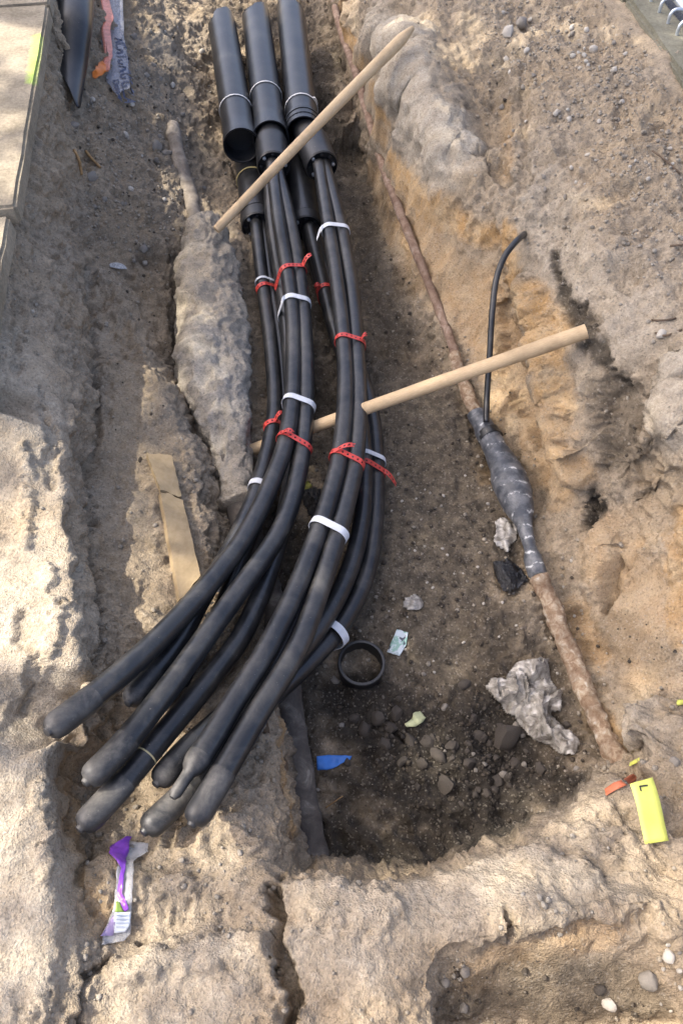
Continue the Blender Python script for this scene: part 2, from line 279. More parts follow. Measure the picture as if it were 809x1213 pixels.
def down(x, y):
    ok, loc, n, _ = ground.ray_cast(Vector((x, y, 3)), Vector((0, 0, -1))); return loc, n
print('ground', len(Vd), round(time.time() - T0, 1))

# ------------------------------------------------------------------ materials
def mat(name):
    m = bpy.data.materials.new(name); m.use_nodes = True; n = m.node_tree.nodes
    return m, m.node_tree, n['Principled BSDF']
class NB:
    def __init__(s, t): s.t = t
    def n(s, kind, **k):
        o = s.t.nodes.new(kind)
        for a, b in k.items(): setattr(o, a, b)
        return o
    def lk(s, a, b): s.t.links.new(a, b)
    def coord(s, kind='Object', scale=(1, 1, 1)):
        c = s.n('ShaderNodeTexCoord'); m = s.n('ShaderNodeMapping'); m.inputs['Scale'].default_value = scale
        s.lk(c.outputs[kind], m.inputs[0]); return m.outputs[0]
    def noise(s, vec, scale, detail=6, rough=.6, dist=0):
        o = s.n('ShaderNodeTexNoise'); o.inputs['Scale'].default_value = scale; o.inputs['Detail'].default_value = detail
        o.inputs['Roughness'].default_value = rough; o.inputs['Distortion'].default_value = dist; s.lk(vec, o.inputs['Vector']); return o.outputs['Fac']
    def vor(s, vec, scale, feat='F1'):
        o = s.n('ShaderNodeTexVoronoi', feature=feat); o.inputs['Scale'].default_value = scale; s.lk(vec, o.inputs['Vector']); return o
    def ramp(s, fac, *st):
        o = s.n('ShaderNodeValToRGB'); e = o.color_ramp.elements
        while len(e) < len(st): e.new(.5)
        for x, (p, c) in zip(e, st):
            x.position = p; x.color = (c, c, c, 1) if not hasattr(c, '__len__') else (*c, 1)
        s.lk(fac, o.inputs[0]); return o.outputs[0]
    def mix(s, fac, a, b, kind='MIX'):
        o = s.n('ShaderNodeMix', data_type='RGBA', blend_type=kind)
        for v, i in ((fac, 0), (a, 6), (b, 7)):
            if hasattr(v, 'links') or hasattr(v, 'is_linked'): s.lk(v, o.inputs[i])
            elif hasattr(v, '__len__'): o.inputs[i].default_value = (*v, 1)
            else: o.inputs[i].default_value = v if i == 0 else (v, v, v, 1)
        return o.outputs[2]
    def math(s, op, a, b=0.0):
        o = s.n('ShaderNodeMath', operation=op)
        for i, v in enumerate((a, b)):
            if hasattr(v, 'is_linked'): s.lk(v, o.inputs[i])
            else: o.inputs[i].default_value = v
        return o.outputs[0]
    def bump(s, h, strength, dist, prev=None):
        o = s.n('ShaderNodeBump'); o.inputs['Strength'].default_value = strength; o.inputs['Distance'].default_value = dist
        s.lk(h, o.inputs['Height'])
        if prev is not None: s.lk(prev, o.inputs['Normal'])
        return o.outputs[0]

def soil_material(name, attr=True, base=None):
    m, t, b = mat(name); q = NB(t); c = q.coord('Object')
    n1 = q.noise(c, 3.0, 4, .62); n2 = q.noise(c, 24, 5, .72); n3 = q.noise(c, 170, 3, .75)
    lo, hi = base or ((.255, .208, .150), (.48, .400, .297))
    col = q.mix(q.ramp(n2, (.33, 0), (.68, 1)), lo, hi)
    col = q.mix(q.math('MULTIPLY', q.ramp(n1, (.38, 0), (.62, 1)), .55), col, tuple(.5 * (x + y) * z for x, y, z in zip(lo, hi, (1.14, 1.03, .86))))
    if attr:
        a = q.n('ShaderNodeAttribute', attribute_name='soil'); s = q.n('ShaderNodeSeparateColor'); q.lk(a.outputs['Color'], s.inputs[0])
        n4 = q.noise(c, 9, 4, .6, .6); brk = q.ramp(n4, (.3, .7), (.6, 1))
        pal = q.mix(q.ramp(n2, (.35, 0), (.65, 1)), (.42, .36, .275), (.60, .535, .43))
        col = q.mix(q.math('MULTIPLY', s.outputs[2], .8), col, pal)
        oc = q.mix(q.ramp(n4, (.35, 0), (.68, 1)), (.49, .275, .088), (.62, .455, .265))
        oc = q.mix(q.math('MULTIPLY', q.ramp(n2, (.5, 0), (.75, 1)), .4), oc, (.25, .15, .07))
        col = q.mix(q.math('MULTIPLY', s.outputs[0], brk), col, oc)
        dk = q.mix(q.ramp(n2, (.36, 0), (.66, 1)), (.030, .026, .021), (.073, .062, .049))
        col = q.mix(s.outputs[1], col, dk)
        w2 = q.noise(q.coord('Object', (1, 1, .12)), 30, 4, .65)       # streaks the spade left down the cut
        col = q.mix(q.math('MULTIPLY', q.math('MULTIPLY', q.ramp(w2, (.42, 0), (.62, 1)), a.outputs['Alpha']), .35), col, (.44, .35, .235))
    b.inputs['Roughness'].default_value = .93
    v = q.vor(c, 230); vc = q.n('ShaderNodeSeparateColor'); q.lk(v.outputs['Color'], vc.inputs[0])      # single grains
    g = q.ramp(vc.outputs[0], (.0, 0), (.91, 0), (.94, 1)); col = q.mix(q.math('MULTIPLY', g, .22), col, (.56, .50, .41))
    g2 = q.ramp(vc.outputs[1], (.0, 0), (.88, 0), (.92, 1)); col = q.mix(q.math('MULTIPLY', g2, .28), col, (.05, .042, .034))
    col = q.mix(q.ramp(n3, (.3, .66), (.7, 1)), (0, 0, 0), col)
    q.lk(col, b.inputs['Base Color'])
    b.inputs['Specular IOR Level'].default_value = .15
    q.lk(q.bump(v.outputs['Distance'], .4, .004, q.bump(n3, .7, .008)), b.inputs['Normal'])
    return m
M = {}
M['soil'] = soil_material('soil'); ground.data.materials.append(M['soil'])
M['crust'] = soil_material('mortar', False, ((.28, .25, .205), (.48, .435, .365)))
M['darkclod'] = soil_material('dark_clod', False, ((.05, .043, .036), (.13, .11, .088)))

def simple(name, col, rough=.5, spec=.5, var=.15, scale=12, bump=.1, bdist=.002, metal=0, coat=0, col2=None, trans=0):
    m, t, b = mat(name); q = NB(t); c = q.coord('Object')
    n = q.noise(c, scale, 6, .65); col2 = col2 or tuple(x * (1 - var * 2) for x in col)
    q.lk(q.mix(q.ramp(n, (.35, 0), (.65, 1)), col2, col), b.inputs['Base Color'])
    b.inputs['Roughness'].default_value = rough; b.inputs['Specular IOR Level'].default_value = spec; b.inputs['Metallic'].default_value = metal
    b.inputs['Coat Weight'].default_value = coat; b.inputs['Transmission Weight'].default_value = trans
    if bump: q.lk(q.bump(q.noise(c, scale * 6, 4, .6), bump, bdist), b.inputs['Normal'])
    return m
def plastic(name, dust, rough):
    """black polyethylene with a film of soil dust, scuffs and smears"""
    m, t, b = mat(name); q = NB(t); c = q.coord('Object')
    n = q.noise(c, 9, 7, .72, .5); n2 = q.noise(c, 60, 6, .75); n3 = q.noise(c, 300, 3, .6)
    geo = q.n('ShaderNodeNewGeometry'); sx = q.n('ShaderNodeSeparateXYZ'); q.lk(geo.outputs['Normal'], sx.inputs[0])
    upf = q.ramp(sx.outputs[2], (.1, .25), (.9, 1))            # dust settles on top
    f = q.math('MULTIPLY', q.math('MULTIPLY', q.ramp(n, (.42, .08), (.66, 1)), q.ramp(n2, (.25, .35), (.7, 1))), upf)
    f = q.math('MULTIPLY', f, dust)
    col = q.mix(f, (.0095, .0105, .0125), (.31, .285, .245))
    sc = q.noise(q.coord('Object', (1, 1, 1)), 160, 2, .5); sp = q.ramp(sc, (.0, 0), (.73, 0), (.76, 1))
    col = q.mix(q.math('MULTIPLY', sp, .35), col, (.32, .29, .25))
    q.lk(col, b.inputs['Base Color'])
    q.lk(q.math('ADD', q.math('MULTIPLY', n2, .12), q.math('ADD', rough - .06, q.math('MULTIPLY', f, .5))), b.inputs['Roughness'])
    b.inputs['Specular IOR Level'].default_value = .55
    q.lk(q.bump(n2, .06, .003, q.bump(n3, .08, .0006)), b.inputs['Normal'])
    return m
M['tube'] = plastic('black_polyethylene', .22, .33); M['conduit'] = plastic('black_conduit', .10, .33)
M['cap'] = plastic('dusty_cap', .55, .48); M['rubber'] = plastic('rubber_seal', .10, .42)
M['ring'] = plastic('black_ring', .16, .4)
M['red'] = simple('red_plastic', (.62, .07, .055), .42, .5, .12, 30); M['white'] = simple('white_tape', (.66, .68, .70), .5, .5, .08, 40)
M['string'] = simple('string', (.72, .71, .68), .7); M['yellow_string'] = simple('yellow_string', (.55, .46, .20), .7)
M['stone'] = simple('stone', (.29, .26, .22), .85, .3, .2, 30, .4, .004); M['pale_stone'] = simple('pale_stone', (.50, .455, .385), .8, .3, .15, 30, .3, .003)
M['dark_stone'] = simple('dark_stone', (.095, .081, .067), .85, .3, .22, 30, .5, .004)
def wood(name, a, b_, rough=.55, sc=(14, 14, 1.2)):
    m, t, b = mat(name); q = NB(t); c = q.coord('UV', sc)
    n = q.noise(c, 4, 6, .6, .4); n2 = q.noise(q.coord('Object'), 9, 5, .6)
    col = q.mix(q.ramp(n, (.3, 0), (.7, 1)), b_, a)
    col = q.mix(q.math('MULTIPLY', q.ramp(n2, (.46, 0), (.70, 1)), .6), col, tuple(x * .5 for x in b_))
    q.lk(col, b.inputs['Base Color']); b.inputs['Roughness'].default_value = rough; b.inputs['Specular IOR Level'].default_value = .35
    q.lk(q.bump(n, .25, .002), b.inputs['Normal']); return m
M['stake'] = wood('stake_wood', (.60, .445, .265), (.47, .325, .175)); M['stake_end'] = wood('stake_end', (.40, .29, .18), (.22, .14, .085), .8)
M['board'] = wood('board', (.36, .275, .165), (.29, .215, .12), .85); M['dark_board'] = wood('dark_board', (.20, .135, .08), (.12, .08, .05), .9)
def rust(name, cols, scale=24, bump=.8, bd=.008):
    m, t, b = mat(name); q = NB(t); c = q.coord('Object')
    n = q.noise(c, scale, 7, .68, .5); n2 = q.noise(c, scale * .35, 5, .6)
    col = q.ramp(n, *[(p, k) for p, k in cols]); col = q.mix(q.math('MULTIPLY', q.ramp(n2, (.45, 0), (.65, 1)), .5), col, cols[0][1])
    q.lk(col, b.inputs['Base Color']); b.inputs['Roughness'].default_value = .92; b.inputs['Specular IOR Level'].default_value = .15
    q.lk(q.bump(n, bump, bd, q.bump(q.noise(c, scale * 5, 4, .7), .5, .003)), b.inputs['Normal']); return m
M['rust_pipe'] = rust('rusty_steel', [(.3, (.12, .075, .052)), (.5, (.24, .165, .12)), (.7, (.38, .30, .235))], 30)
M['rust_cable'] = rust('corroded_sheath', [(.28, (.13, .08, .05)), (.45, (.27, .185, .12)), (.58, (.40, .32, .225)), (.68, (.54, .49, .41))], 48)
M['old_pipe'] = rust('old_grey_pipe', [(.3, (.07, .062, .056)), (.50, (.12, .105, .09)), (.60, (.18, .16, .135)), (.70, (.36, .325, .275))], 20, .4, .004)
M['dirt_pipe'] = rust('dirt_coated_pipe', [(.3, (.14, .115, .09)), (.5, (.24, .205, .165)), (.7, (.36, .315, .26))], 22)

# ------------------------------------------------------------------ mesh helpers
def tag(o, label=None, cat=None, group=None, kind=None):
    if label: o['label'] = label
    if cat: o['category'] = cat
    if group: o['group'] = group
    if kind: o['kind'] = kind
    return o
def obj(name, vf, m, parent=None, smooth=True, sharp=None, uv=None):
    me = bpy.data.meshes.new(name); me.from_pydata([tuple(v) for v in vf[0]], [], vf[1]); me.update()
    if smooth: me.shade_smooth()
    if sharp: me.set_sharp_from_angle(angle=R(sharp))
    if uv is not None:
        l = me.uv_layers.new(name='UVMap')
        for lp in me.loops: l.data[lp.index].uv = uv[lp.vertex_index]
    me.materials.append(M[m] if isinstance(m, str) else m)
    o = bpy.data.objects.new(name, me); COL.objects.link(o)
    if parent is not None: o.parent = parent; o.matrix_parent_inverse = parent.matrix_world.inverted()
    return o
def empty(name, loc):
    o = bpy.data.objects.new(name, None); o.location = loc; o.empty_display_size = .05; COL.objects.link(o)
    o.matrix_world = Matrix.Translation(loc); return o
def catmull(P_, step=0.012):
    P_ = [Vector(p) for p in P_]
    if len(P_) == 2: P_ = [P_[0], P_[0].lerp(P_[1], .33), P_[0].lerp(P_[1], .67), P_[1]]
    e = [P_[0] * 2 - P_[1]] + P_ + [P_[-1] * 2 - P_[-2]]; out = []
    for i in range(1, len(e) - 2):
        p0, p1, p2, p3 = e[i - 1:i + 3]; n = max(2, int((p2 - p1).length / step))
        t1 = (p2 - p0) * .5; t2 = (p3 - p1) * .5; L = (p2 - p1).length
        t1 = t1.normalized() * L; t2 = t2.normalized() * L
        for k in range(n):
            t = k / n; a = 2 * t ** 3 - 3 * t * t + 1; b = t ** 3 - 2 * t * t + t; c = -2 * t ** 3 + 3 * t * t; d_ = t ** 3 - t * t
            out.append(p1 * a + t1 * b + p2 * c + t2 * d_)
    out.append(P_[-1]); return out
def frames(path):
    n = len(path); T = [(path[min(i + 1, n - 1)] - path[max(i - 1, 0)]).normalized() for i in range(n)]
    u = Vector((0, 0, 1)).cross(T[0]);  u = u.normalized() if u.length > 1e-3 else Vector((1, 0, 0)); fr = []
    for t in T:
        u = (u - t * u.dot(t)).normalized(); fr.append((t, u, t.cross(u)))
    return fr
def rings(seq, seg=20, caps=(True, True), jitter=None):
    """seq: list of (centre, tangent, u, v, radius)"""
    vs, fs = [], []
    for i, (c, t, u, v, r) in enumerate(seq):
        for k in range(seg):
            a = 2 * math.pi * k / seg; rr = r(k, a) if callable(r) else r
            p = c + (u * math.cos(a) + v * math.sin(a)) * rr
            if jitter: p = jitter(i, k, a, p, t)
            vs.append(p)
    for i in range(len(seq) - 1):
        for k in range(seg):
            a, b = i * seg + k, i * seg + (k + 1) % seg
            fs.append((a, b, b + seg, a + seg))
    if caps[0]: fs.append(tuple(range(seg))[::-1])
    if caps[1]: fs.append(tuple((len(seq) - 1) * seg + k for k in range(seg)))
    return vs, fs
def sweep(path, rad, seg=20, caps=(True, True), bumpy=0, seed=0):
    fr = frames(path); L = [0]
    for a, b in zip(path[:-1], path[1:]): L.append(L[-1] + (b - a).length)
    seq = [(p, *f, rad(s / L[-1]) if callable(rad) else rad) for p, f, s in zip(path, fr, L)]
    vf = rings(seq, seg, caps)
    if bumpy:
        a = np.array([tuple(v) for v in vf[0]]); ctr = np.repeat(np.array([tuple(p) for p in path]), seg, 0)
        nn = a - ctr; nn /= np.maximum(np.linalg.norm(nn, axis=1, keepdims=True), 1e-6)
        a = a + nn * (bumpy * (vnoise(a, 22, seed) + .6 * vnoise(a, 55, seed + 1) + .35 * vnoise(a, 120, seed + 2)))[:, None]; vf = ([tuple(x) for x in a], vf[1])
    uv = [(k / seg, L[i]) for i in range(len(path)) for k in range(seg)]
    return vf, uv
def gauss(a): return random.gauss(0, a)
random.seed(4)

# ------------------------------------------------------------------ pavement, kerb, road
def slab_box(name, c, m, parent, bev=.008, rough=.0025, seed=0, sub=5):
    """c: four top corners (world, in order), thickness downwards"""
    top, th = c
    bm = bmesh.new(); v = [bm.verts.new(p) for p in top] + [bm.verts.new(Vector(p) - Vector((0, 0, th))) for p in top]
    for f in ((0, 1, 2, 3), (7, 6, 5, 4), (0, 4, 5, 1), (1, 5, 6, 2), (2, 6, 7, 3), (3, 7, 4, 0)): bm.faces.new([v[i] for i in f])
    bmesh.ops.recalc_face_normals(bm, faces=bm.faces)
    bmesh.ops.bevel(bm, geom=bm.edges[:], offset=bev, segments=2, affect='EDGES')
    bmesh.ops.subdivide_edges(bm, edges=[e for e in bm.edges if e.calc_length() > .05], cuts=sub, use_grid_fill=True)
    a = np.array([tuple(x.co) for x in bm.verts]); n = vnoise(a, 18, seed) + .7 * vnoise(a, 50, seed + 3)
    for x, k in zip(bm.verts, n): x.co += Vector((k, -k * .6, k * .5)) * rough
    me = bpy.data.meshes.new(name); bm.to_mesh(me); bm.free(); me.shade_smooth(); me.set_sharp_from_angle(angle=R(40)); me.materials.append(m)
    o = bpy.data.objects.new(name, me); COL.objects.link(o)
    if parent is not None: o.parent = parent; o.matrix_parent_inverse = parent.matrix_world.inverted()
    return o
def concrete(name, lo, hi, paint=None):
    m, t, b = mat(name); q = NB(t); c = q.coord('Object')
    n = q.noise(c, 5, 8, .72, .4); n2 = q.noise(c, 90, 5, .7)
    col = q.mix(q.ramp(n, (.35, 0), (.65, 1)), lo, hi); col = q.mix(q.ramp(n2, (.3, .6), (.7, 1)), (0, 0, 0), col)
    if paint:
        a, bb, rad, pc = paint; g = q.n('ShaderNodeNewGeometry'); ab = bb - a
        v = q.n('ShaderNodeVectorMath', operation='SUBTRACT'); q.lk(g.outputs['Position'], v.inputs[0]); v.inputs[1].default_value = a
        dt = q.n('ShaderNodeVectorMath', operation='DOT_PRODUCT'); q.lk(v.outputs[0], dt.inputs[0]); dt.inputs[1].default_value = ab / ab.length_squared
        cl = q.n('ShaderNodeClamp'); q.lk(dt.outputs['Value'], cl.inputs[0])
        sc = q.n('ShaderNodeVectorMath', operation='SCALE'); sc.inputs[0].default_value = ab; q.lk(cl.outputs[0], sc.inputs['Scale'])
        ds = q.n('ShaderNodeVectorMath', operation='DISTANCE'); q.lk(v.outputs[0], ds.inputs[0]); q.lk(sc.outputs[0], ds.inputs[1])
        k = q.math('ADD', q.math('DIVIDE', ds.outputs['Value'], rad), q.math('MULTIPLY', q.math('SUBTRACT', q.noise(c, 55, 6, .7), .5), 1.3))
        col = q.mix(q.ramp(k, (.1, .62), (1.2, 0)), col, pc)
    q.lk(col, b.inputs['Base Color']); b.inputs['Roughness'].default_value = .9; b.inputs['Specular IOR Level'].default_value = .2
    q.lk(q.bump(n2, .5, .003, q.bump(q.vor(c, 160).outputs['Distance'], .3, .002)), b.inputs['Normal']); return m
SZ = .635
M['slab'] = concrete('pavement_concrete', (.24, .20, .14), (.44, .375, .275), (P(45, 42, SZ), P(37, 95, SZ), .024, (.50, .72, .10)))
M['kerb'] = concrete('kerb_concrete', (.17, .16, .115), (.27, .255, .19))
e0, e1 = P(57, 4, SZ), P(17, 246, SZ); ed = (e1 - e0).normalized(); ew = Vector((ed.y, -ed.x, 0))
if ew.x > 0: ew = -ew
slen = (e1 - e0).length
pv = obj('pavement', ([e0 + ed * -2 + Vector((0, 0, -.062)), e1 + ed * (slen * .5 - .02) + Vector((0, 0, -.062)), e1 + ed * (slen * .5 - .02) + ew * 3 + Vector((0, 0, -.062)), e0 - ed * 2 + ew * 3 + Vector((0, 0, -.062))], [(0, 1, 2, 3)]), 'crust'); pv['kind'] = 'structure'
for v in pv.data.vertices: v.co += ew * .10
slen = (e1 - e0).length
for i in range(-2, 2):
    for j in range(2):
        a = e0 + ed * (i * slen) + ew * (j * .62) + (Vector((0, 0, -.018)) + ew * .02 if i == 1 else Vector()); b_ = a + ed * ((slen if i < 1 else slen * .5) - .01)
        dz = Vector((0, 0, .012 * (j and 1)))
        slab_box('slab', ([a - dz, b_ - dz, b_ + ew * .61 - dz, a + ew * .61 - dz], .06), M['slab'], pv, seed=i * 7 + j, sub=9, rough=.004)
# kerb and road at the right
k0, k1 = P(742, -6, .652), P(812, 93, .652); kd = (k1 - k0).normalized(); kw = Vector((-kd.y, kd.x, 0))
if kw.x < 0: kw = -kw
kwid = .13
kb = None
for i in range(-3, 3):
    a = k0 + kd * (i * .75); b_ = a + kd * .744
    c4 = [a, b_, b_ + kw * kwid, a + kw * kwid]
    if kb is None: kb = slab_box('kerb', (c4, .25), M['kerb'], None, .012, .003, i); kb['kind'] = 'structure'
    else: slab_box('kerb_stone', (c4, .25), M['kerb'], kb, .012, .003, i)
am, at_, ab_ = mat('asphalt'); q = NB(at_); c = q.coord('Object')
q.lk(q.mix(q.ramp(q.noise(c, 140, 4, .7), (.35, 0), (.7, 1)), (.035, .036, .038), (.115, .115, .118)), ab_.inputs['Base Color']); ab_.inputs['Roughness'].default_value = .9
q.lk(q.bump(q.vor(c, 150).outputs['Distance'], .6, .004), ab_.inputs['Normal'])
ra, rb = k0 + kd * -6 + kw * .125, k0 + kd * 2.2 + kw * .125
tz = Vector((0, 0, .012)); ro = obj('road', ([ra - tz, rb - tz, rb + kw * 8 - tz, ra + kw * 8 - tz, *[p - Vector((0, 0, .08)) for p in (ra, rb, rb + kw * 8, ra + kw * 8)]], [(0, 1, 2, 3), (0, 4, 5, 1), (3, 2, 6, 7), (1, 5, 6, 2), (0, 3, 7, 4)]), am, None, False); ro['kind'] = 'structure'
# galvanised barrier foot on the road
M['zinc'] = simple('galvanised_steel', (.62, .66, .69), .4, .5, .08, 40, metal=.7)
bz = .641; b0 = P(797, -8, bz + .05); b1 = P(836, 40, bz + .05); bdir = (b1 - b0).normalized()
bf = empty('barrier_foot', Vector((b0.x, b0.y, bz)))
obj('rail', sweep(catmull([b0 - bdir * .5, b1 + bdir * .4], .05), .013, 12)[0], 'zinc', bf, sharp=50)
side = Vector((-bdir.y, bdir.x, 0)); side = side if side.x < 0 else -side
for k in range(-4, 6):
    p = b0 + bdir * (.085 * k + .04)
    obj('prong', sweep(catmull([p, p + side * .045 - Vector((0, 0, .0)), p + side * .05 - Vector((0, 0, .047))], .01), .006, 8)[0], 'zinc', bf, sharp=50)
obj('rail', sweep(catmull([b0 - bdir * .5 - side * .16, b1 + bdir * .4 - side * .16], .05), .013, 12)[0], 'zinc', bf, sharp=50)
tag(bf, 'pale galvanised barrier foot with short prongs on the asphalt beyond the kerb', 'barrier')

# ------------------------------------------------------------------ conduits
CR = .066
def conduit(name, a, b, r, label, group, socket=True, jag=.03, inner=True, seed=0, open_end=True, color='conduit', deep=.30):
    a, b = Vector(a), Vector(b); L = (b - a).length; rnd = random.Random(seed)
    path = [a.lerp(b, k / 24) for k in range(25)]
    fr = frames(path); seq = []
    for k, (p, f) in enumerate(zip(path, fr)):
        s = L * (1 - k / 24); rr = r * (1.07 if socket and s < .085 else 1.0) * (1.03 if socket and s < .012 else 1)
        seq.append((p, *f, rr))
    if open_end:
        t, u, v = fr[-1]
        for s, rr in ((0.0, r * 1.03), (.004, r * .99), (.03, r * .98), (deep, r * .93)): seq.append((path[-1] - t * s, t, u, v, rr))
    jg = [rnd.uniform(-.3, 1) * jag for _ in range(28)]
    def jit(i, k, ang, p, t): return p + t * (jg[k] + jag * 1.5 * math.cos(ang * 2 + seed)) if i == 0 else p
    vf = rings(seq, 28, (True, True), jit)
    root = obj(name, vf, color, sharp=38)
    return tag(root, label, 'pipe', group), path
zc1 = .200
u1, u1p = conduit('conduit', P(263, 28, zc1), P(286, 172, zc1), CR, 'black conduit with an open empty end above the yellow-tied conduit, beside the concrete lump', 'upper black conduits', seed=1, deep=.075)
u2, u2p = conduit('conduit', P(303, 18, zc1), P(321, 163, zc1), CR, 'black conduit between two others, its cables sealed by a cap just past its mouth', 'upper black conduits', seed=2)
u3, u3p = conduit('conduit', P(344, 12, zc1), P(360, 158, zc1), CR, 'black conduit beside the sandy wall with a grooved coupling at its mouth', 'upper black conduits', seed=5)
def groove(path, s, r, name='coupling_ring', parent=None, w_=.012):
    t = (path[-1] - path[0]).normalized(); c = path[-1] - t * s; u = t.orthogonal().normalized(); v = t.cross(u)
    sq = [(c + t * x, t, u, v, rr) for x, rr in ((-w_, r), (-w_, r * 1.04), (w_, r * 1.04), (w_, r))]
    return obj(name, rings(sq, 28, (False, False)), 'conduit', parent, sharp=30)
groove(u3p, .045, CR * 1.07, parent=u3); groove(u3p, .075, CR * 1.07, parent=u3, w_=.008)
l1, l1p = conduit('conduit', P(286, 110, .068), P(304, 256, .068), CR * .93, 'lower black conduit tied with yellow string, thin cables leaving its end', 'lower black conduits', seed=7, open_end=False, jag=.005, socket=False)
l4, l4p = conduit('conduit', P(345, 130, .068), P(362, 262, .068), CR * .93, 'lower black conduit deep between the two cable bundles', 'lower black conduits', seed=8, open_end=False, jag=.005, socket=False)
# necks with end seals of the two sealed upper conduits
def seal(parent, a, b, r, holes, name='end_seal'):
    a, b = Vector(a), Vector(b); t = (b - a).normalized(); u = t.orthogonal().normalized(); v = t.cross(u)
    sq = [(a, t, u, v, r * .9), (a.lerp(b, .5), t, u, v, r * .9), (a.lerp(b, .52), t, u, v, r), (b, t, u, v, r), (b + t * .006, t, u, v, r * .94)]
    for rr, dz in ((.90, .004), (.86, -.006), (.5, -.008)): sq.append((b + t * dz, t, u, v, r * rr))
    s_ = obj(name, rings(sq, 28, (False, True)), 'rubber', parent, sharp=30)
    for k in range(8):                                     # clamping screws round the rim
        an = 2 * math.pi * k / 8; c = b + (u * math.cos(an) + v * math.sin(an)) * r * .72 - t * .006
        sq = [(c, t, u, v, .007), (c + t * .009, t, u, v, .007), (c + t * .010, t, u, v, .005)]
        obj('screw', rings(sq, 6, (False, True)), 'zinc' if k % 3 == 0 else 'rubber', s_, sharp=30)
    return s_
seal(u2, u2p[-1] - (u2p[-1] - u2p[0]).normalized() * .12, P(324, 196, .19), CR * .98, 3)
seal(u3, u3p[-1] - (u3p[-1] - u3p[0]).normalized() * .12, P(381, 196, .185), CR * .98, 3)
seal(l1, l1p[-1] - (l1p[-1] - l1p[0]).normalized() * .04, P(306, 268, .068), CR, 3); seal(l4, l4p[-1] - (l4p[-1] - l4p[0]).normalized() * .04, P(363, 272, .068), CR, 3)
# cut conduit lying at the foot of the pavement
cpath = [G(94, -8) + Vector((0, 0, .04)), G(90, 40) + Vector((0, 0, .04)), G(86, 90) + Vector((0, 0, .03)), G(82, 134) + Vector((0, 0, .01))]
pp = catmull(cpath, .01); fr = frames(pp); n_ = len(pp); vs, fs = [], []
for i in range(41):                                        # cut off slantwise: one side runs on to a tip
    for k in range(26):
        a = 2 * math.pi * k / 26; wl = .55 + .45 * (1 + math.cos(a - .35)) / 2; x = i / 40 * wl * (n_ - 1) + (1 - i / 40) * 2 * (1 + math.sin(a * 3)); m_ = min(n_ - 1, int(x)); t, u, v = fr[m_]
        vs.append(pp[m_].lerp(pp[min(m_ + 1, n_ - 1)], x - m_) + (u * math.cos(a) * 1.0 + v * math.sin(a) * .8) * (.072 - .06 * max(0, x / n_ - .45)))
for i in range(40):
    for k in range(26): a, b = i * 26 + k, i * 26 + (k + 1) % 26; fs.append((a, b, b + 26, a + 26))
fs.append(tuple(range(26))[::-1])
o = obj('conduit', (vs, fs), 'conduit', sharp=50); md = o.modifiers.new('wall', 'SOLIDIFY'); md.thickness = .004
tag(o, 'short black conduit tapering into the soil below the green-painted slab', 'pipe')

# ------------------------------------------------------------------ cable tubes
TR = .0252
TUBES = {}
def tube(key, label, ctrl, r=TR, cap=True, capr=1.05, caplen=.115, tip=None, thin_start=None, group='black cable ducts'):
    path = catmull([P(*c) for c in ctrl], .012); TUBES[key] = (path, r)
    L = [0]
    for a, b in zip(path[:-1], path[1:]): L.append(L[-1] + (b - a).length)
    fr = frames(path)
    root = empty('cable_duct', path[-1]); tag(root, label, 'duct', group)
    body = [(p, *f, r) for p, f, s in zip(path, fr, L) if not cap or s < L[-1] - caplen * .5]
    obj('tube', rings(body, 20), 'tube', root)
    if cap:
        t, u, v = fr[-1]; e = path[-1]
        cs = [(p, *f, r * capr) for p, f, s in zip(path, fr, L) if L[-1] - caplen <= s < L[-1] - .025]
        cs = [(cs[0][0], *cs[0][1:4], r * 1.0)] + cs
        if tip:
            cs += [(e - t * .02, t, u, v, r * .98), (e - t * .008, t, u, v, r * .8), (e, t, u, v, tip[0] * 1.1), (e + t * .012, t, u, v, tip[0]), (e + t * (tip[1] - .01), t, u, v, tip[0]), (e + t * tip[1], t, u, v, tip[0] * .5)]
        else:
            cs += [(e - t * .02, t, u, v, r * 1.04), (e - t * .010, t, u, v, r * .95), (e - t * .003, t, u, v, r * .74), (e, t, u, v, r * .42), (e + t * .001, t, u, v, r * .40), (e + t * .006, t, u, v, r * .34), (e + t * .0075, t, u, v, r * .15)]
        obj('end_cap', rings(cs, 20), 'cap', root, sharp=50)
    return root
# bundle from the middle conduit
tube('B2', 'black cable duct with a dusty capped end against the sandy bank, topmost of the fan', [(322, 192, .205), (330, 260, .19), (345, 357, .165), (347, 450, .17), (339, 521, .20), (318, 580, .225), (288, 639, .265), (256, 682, .305), (213, 731, .35), (166, 778, .40), (110, 826, .455), (58, 866, .50)])
tube('B3', 'black cable duct with a dusty capped end, below the topmost duct of the fan', [(326, 194, .19), (343, 260, .175), (358, 357, .15), (363, 450, .16), (358, 535, .185), (343, 602, .22), (323, 644, .245), (288, 693, .285), (254, 740, .32), (205, 808, .365), (146, 882, .405), (103, 926, .42)])
b1 = tube('B1', 'black cable duct with a scuffed yellow ring behind its dusty capped end', [(320, 196, .17), (322, 260, .14), (337, 357, .105), (345, 450, .105), (350, 525, .13), (338, 610, .16), (318, 680, .20), (287, 752, .25), (246, 808, .295), (196, 868, .335), (142, 932, .365), (96, 981, .38)])
M['ring_yellow'] = simple('yellow_mark', (.50, .42, .22), .7)
pb1 = TUBES['B1'][0]; f1 = frames(pb1)[-15]; c1 = pb1[-15]
obj('marking_ring', rings([(c1 + f1[0] * a, *f1, TR * k) for a, k in ((-.0018, 1.0), (-.0012, 1.03), (.0012, 1.03), (.0018, 1.0))], 20, (False, False)), 'ring_yellow', b1)
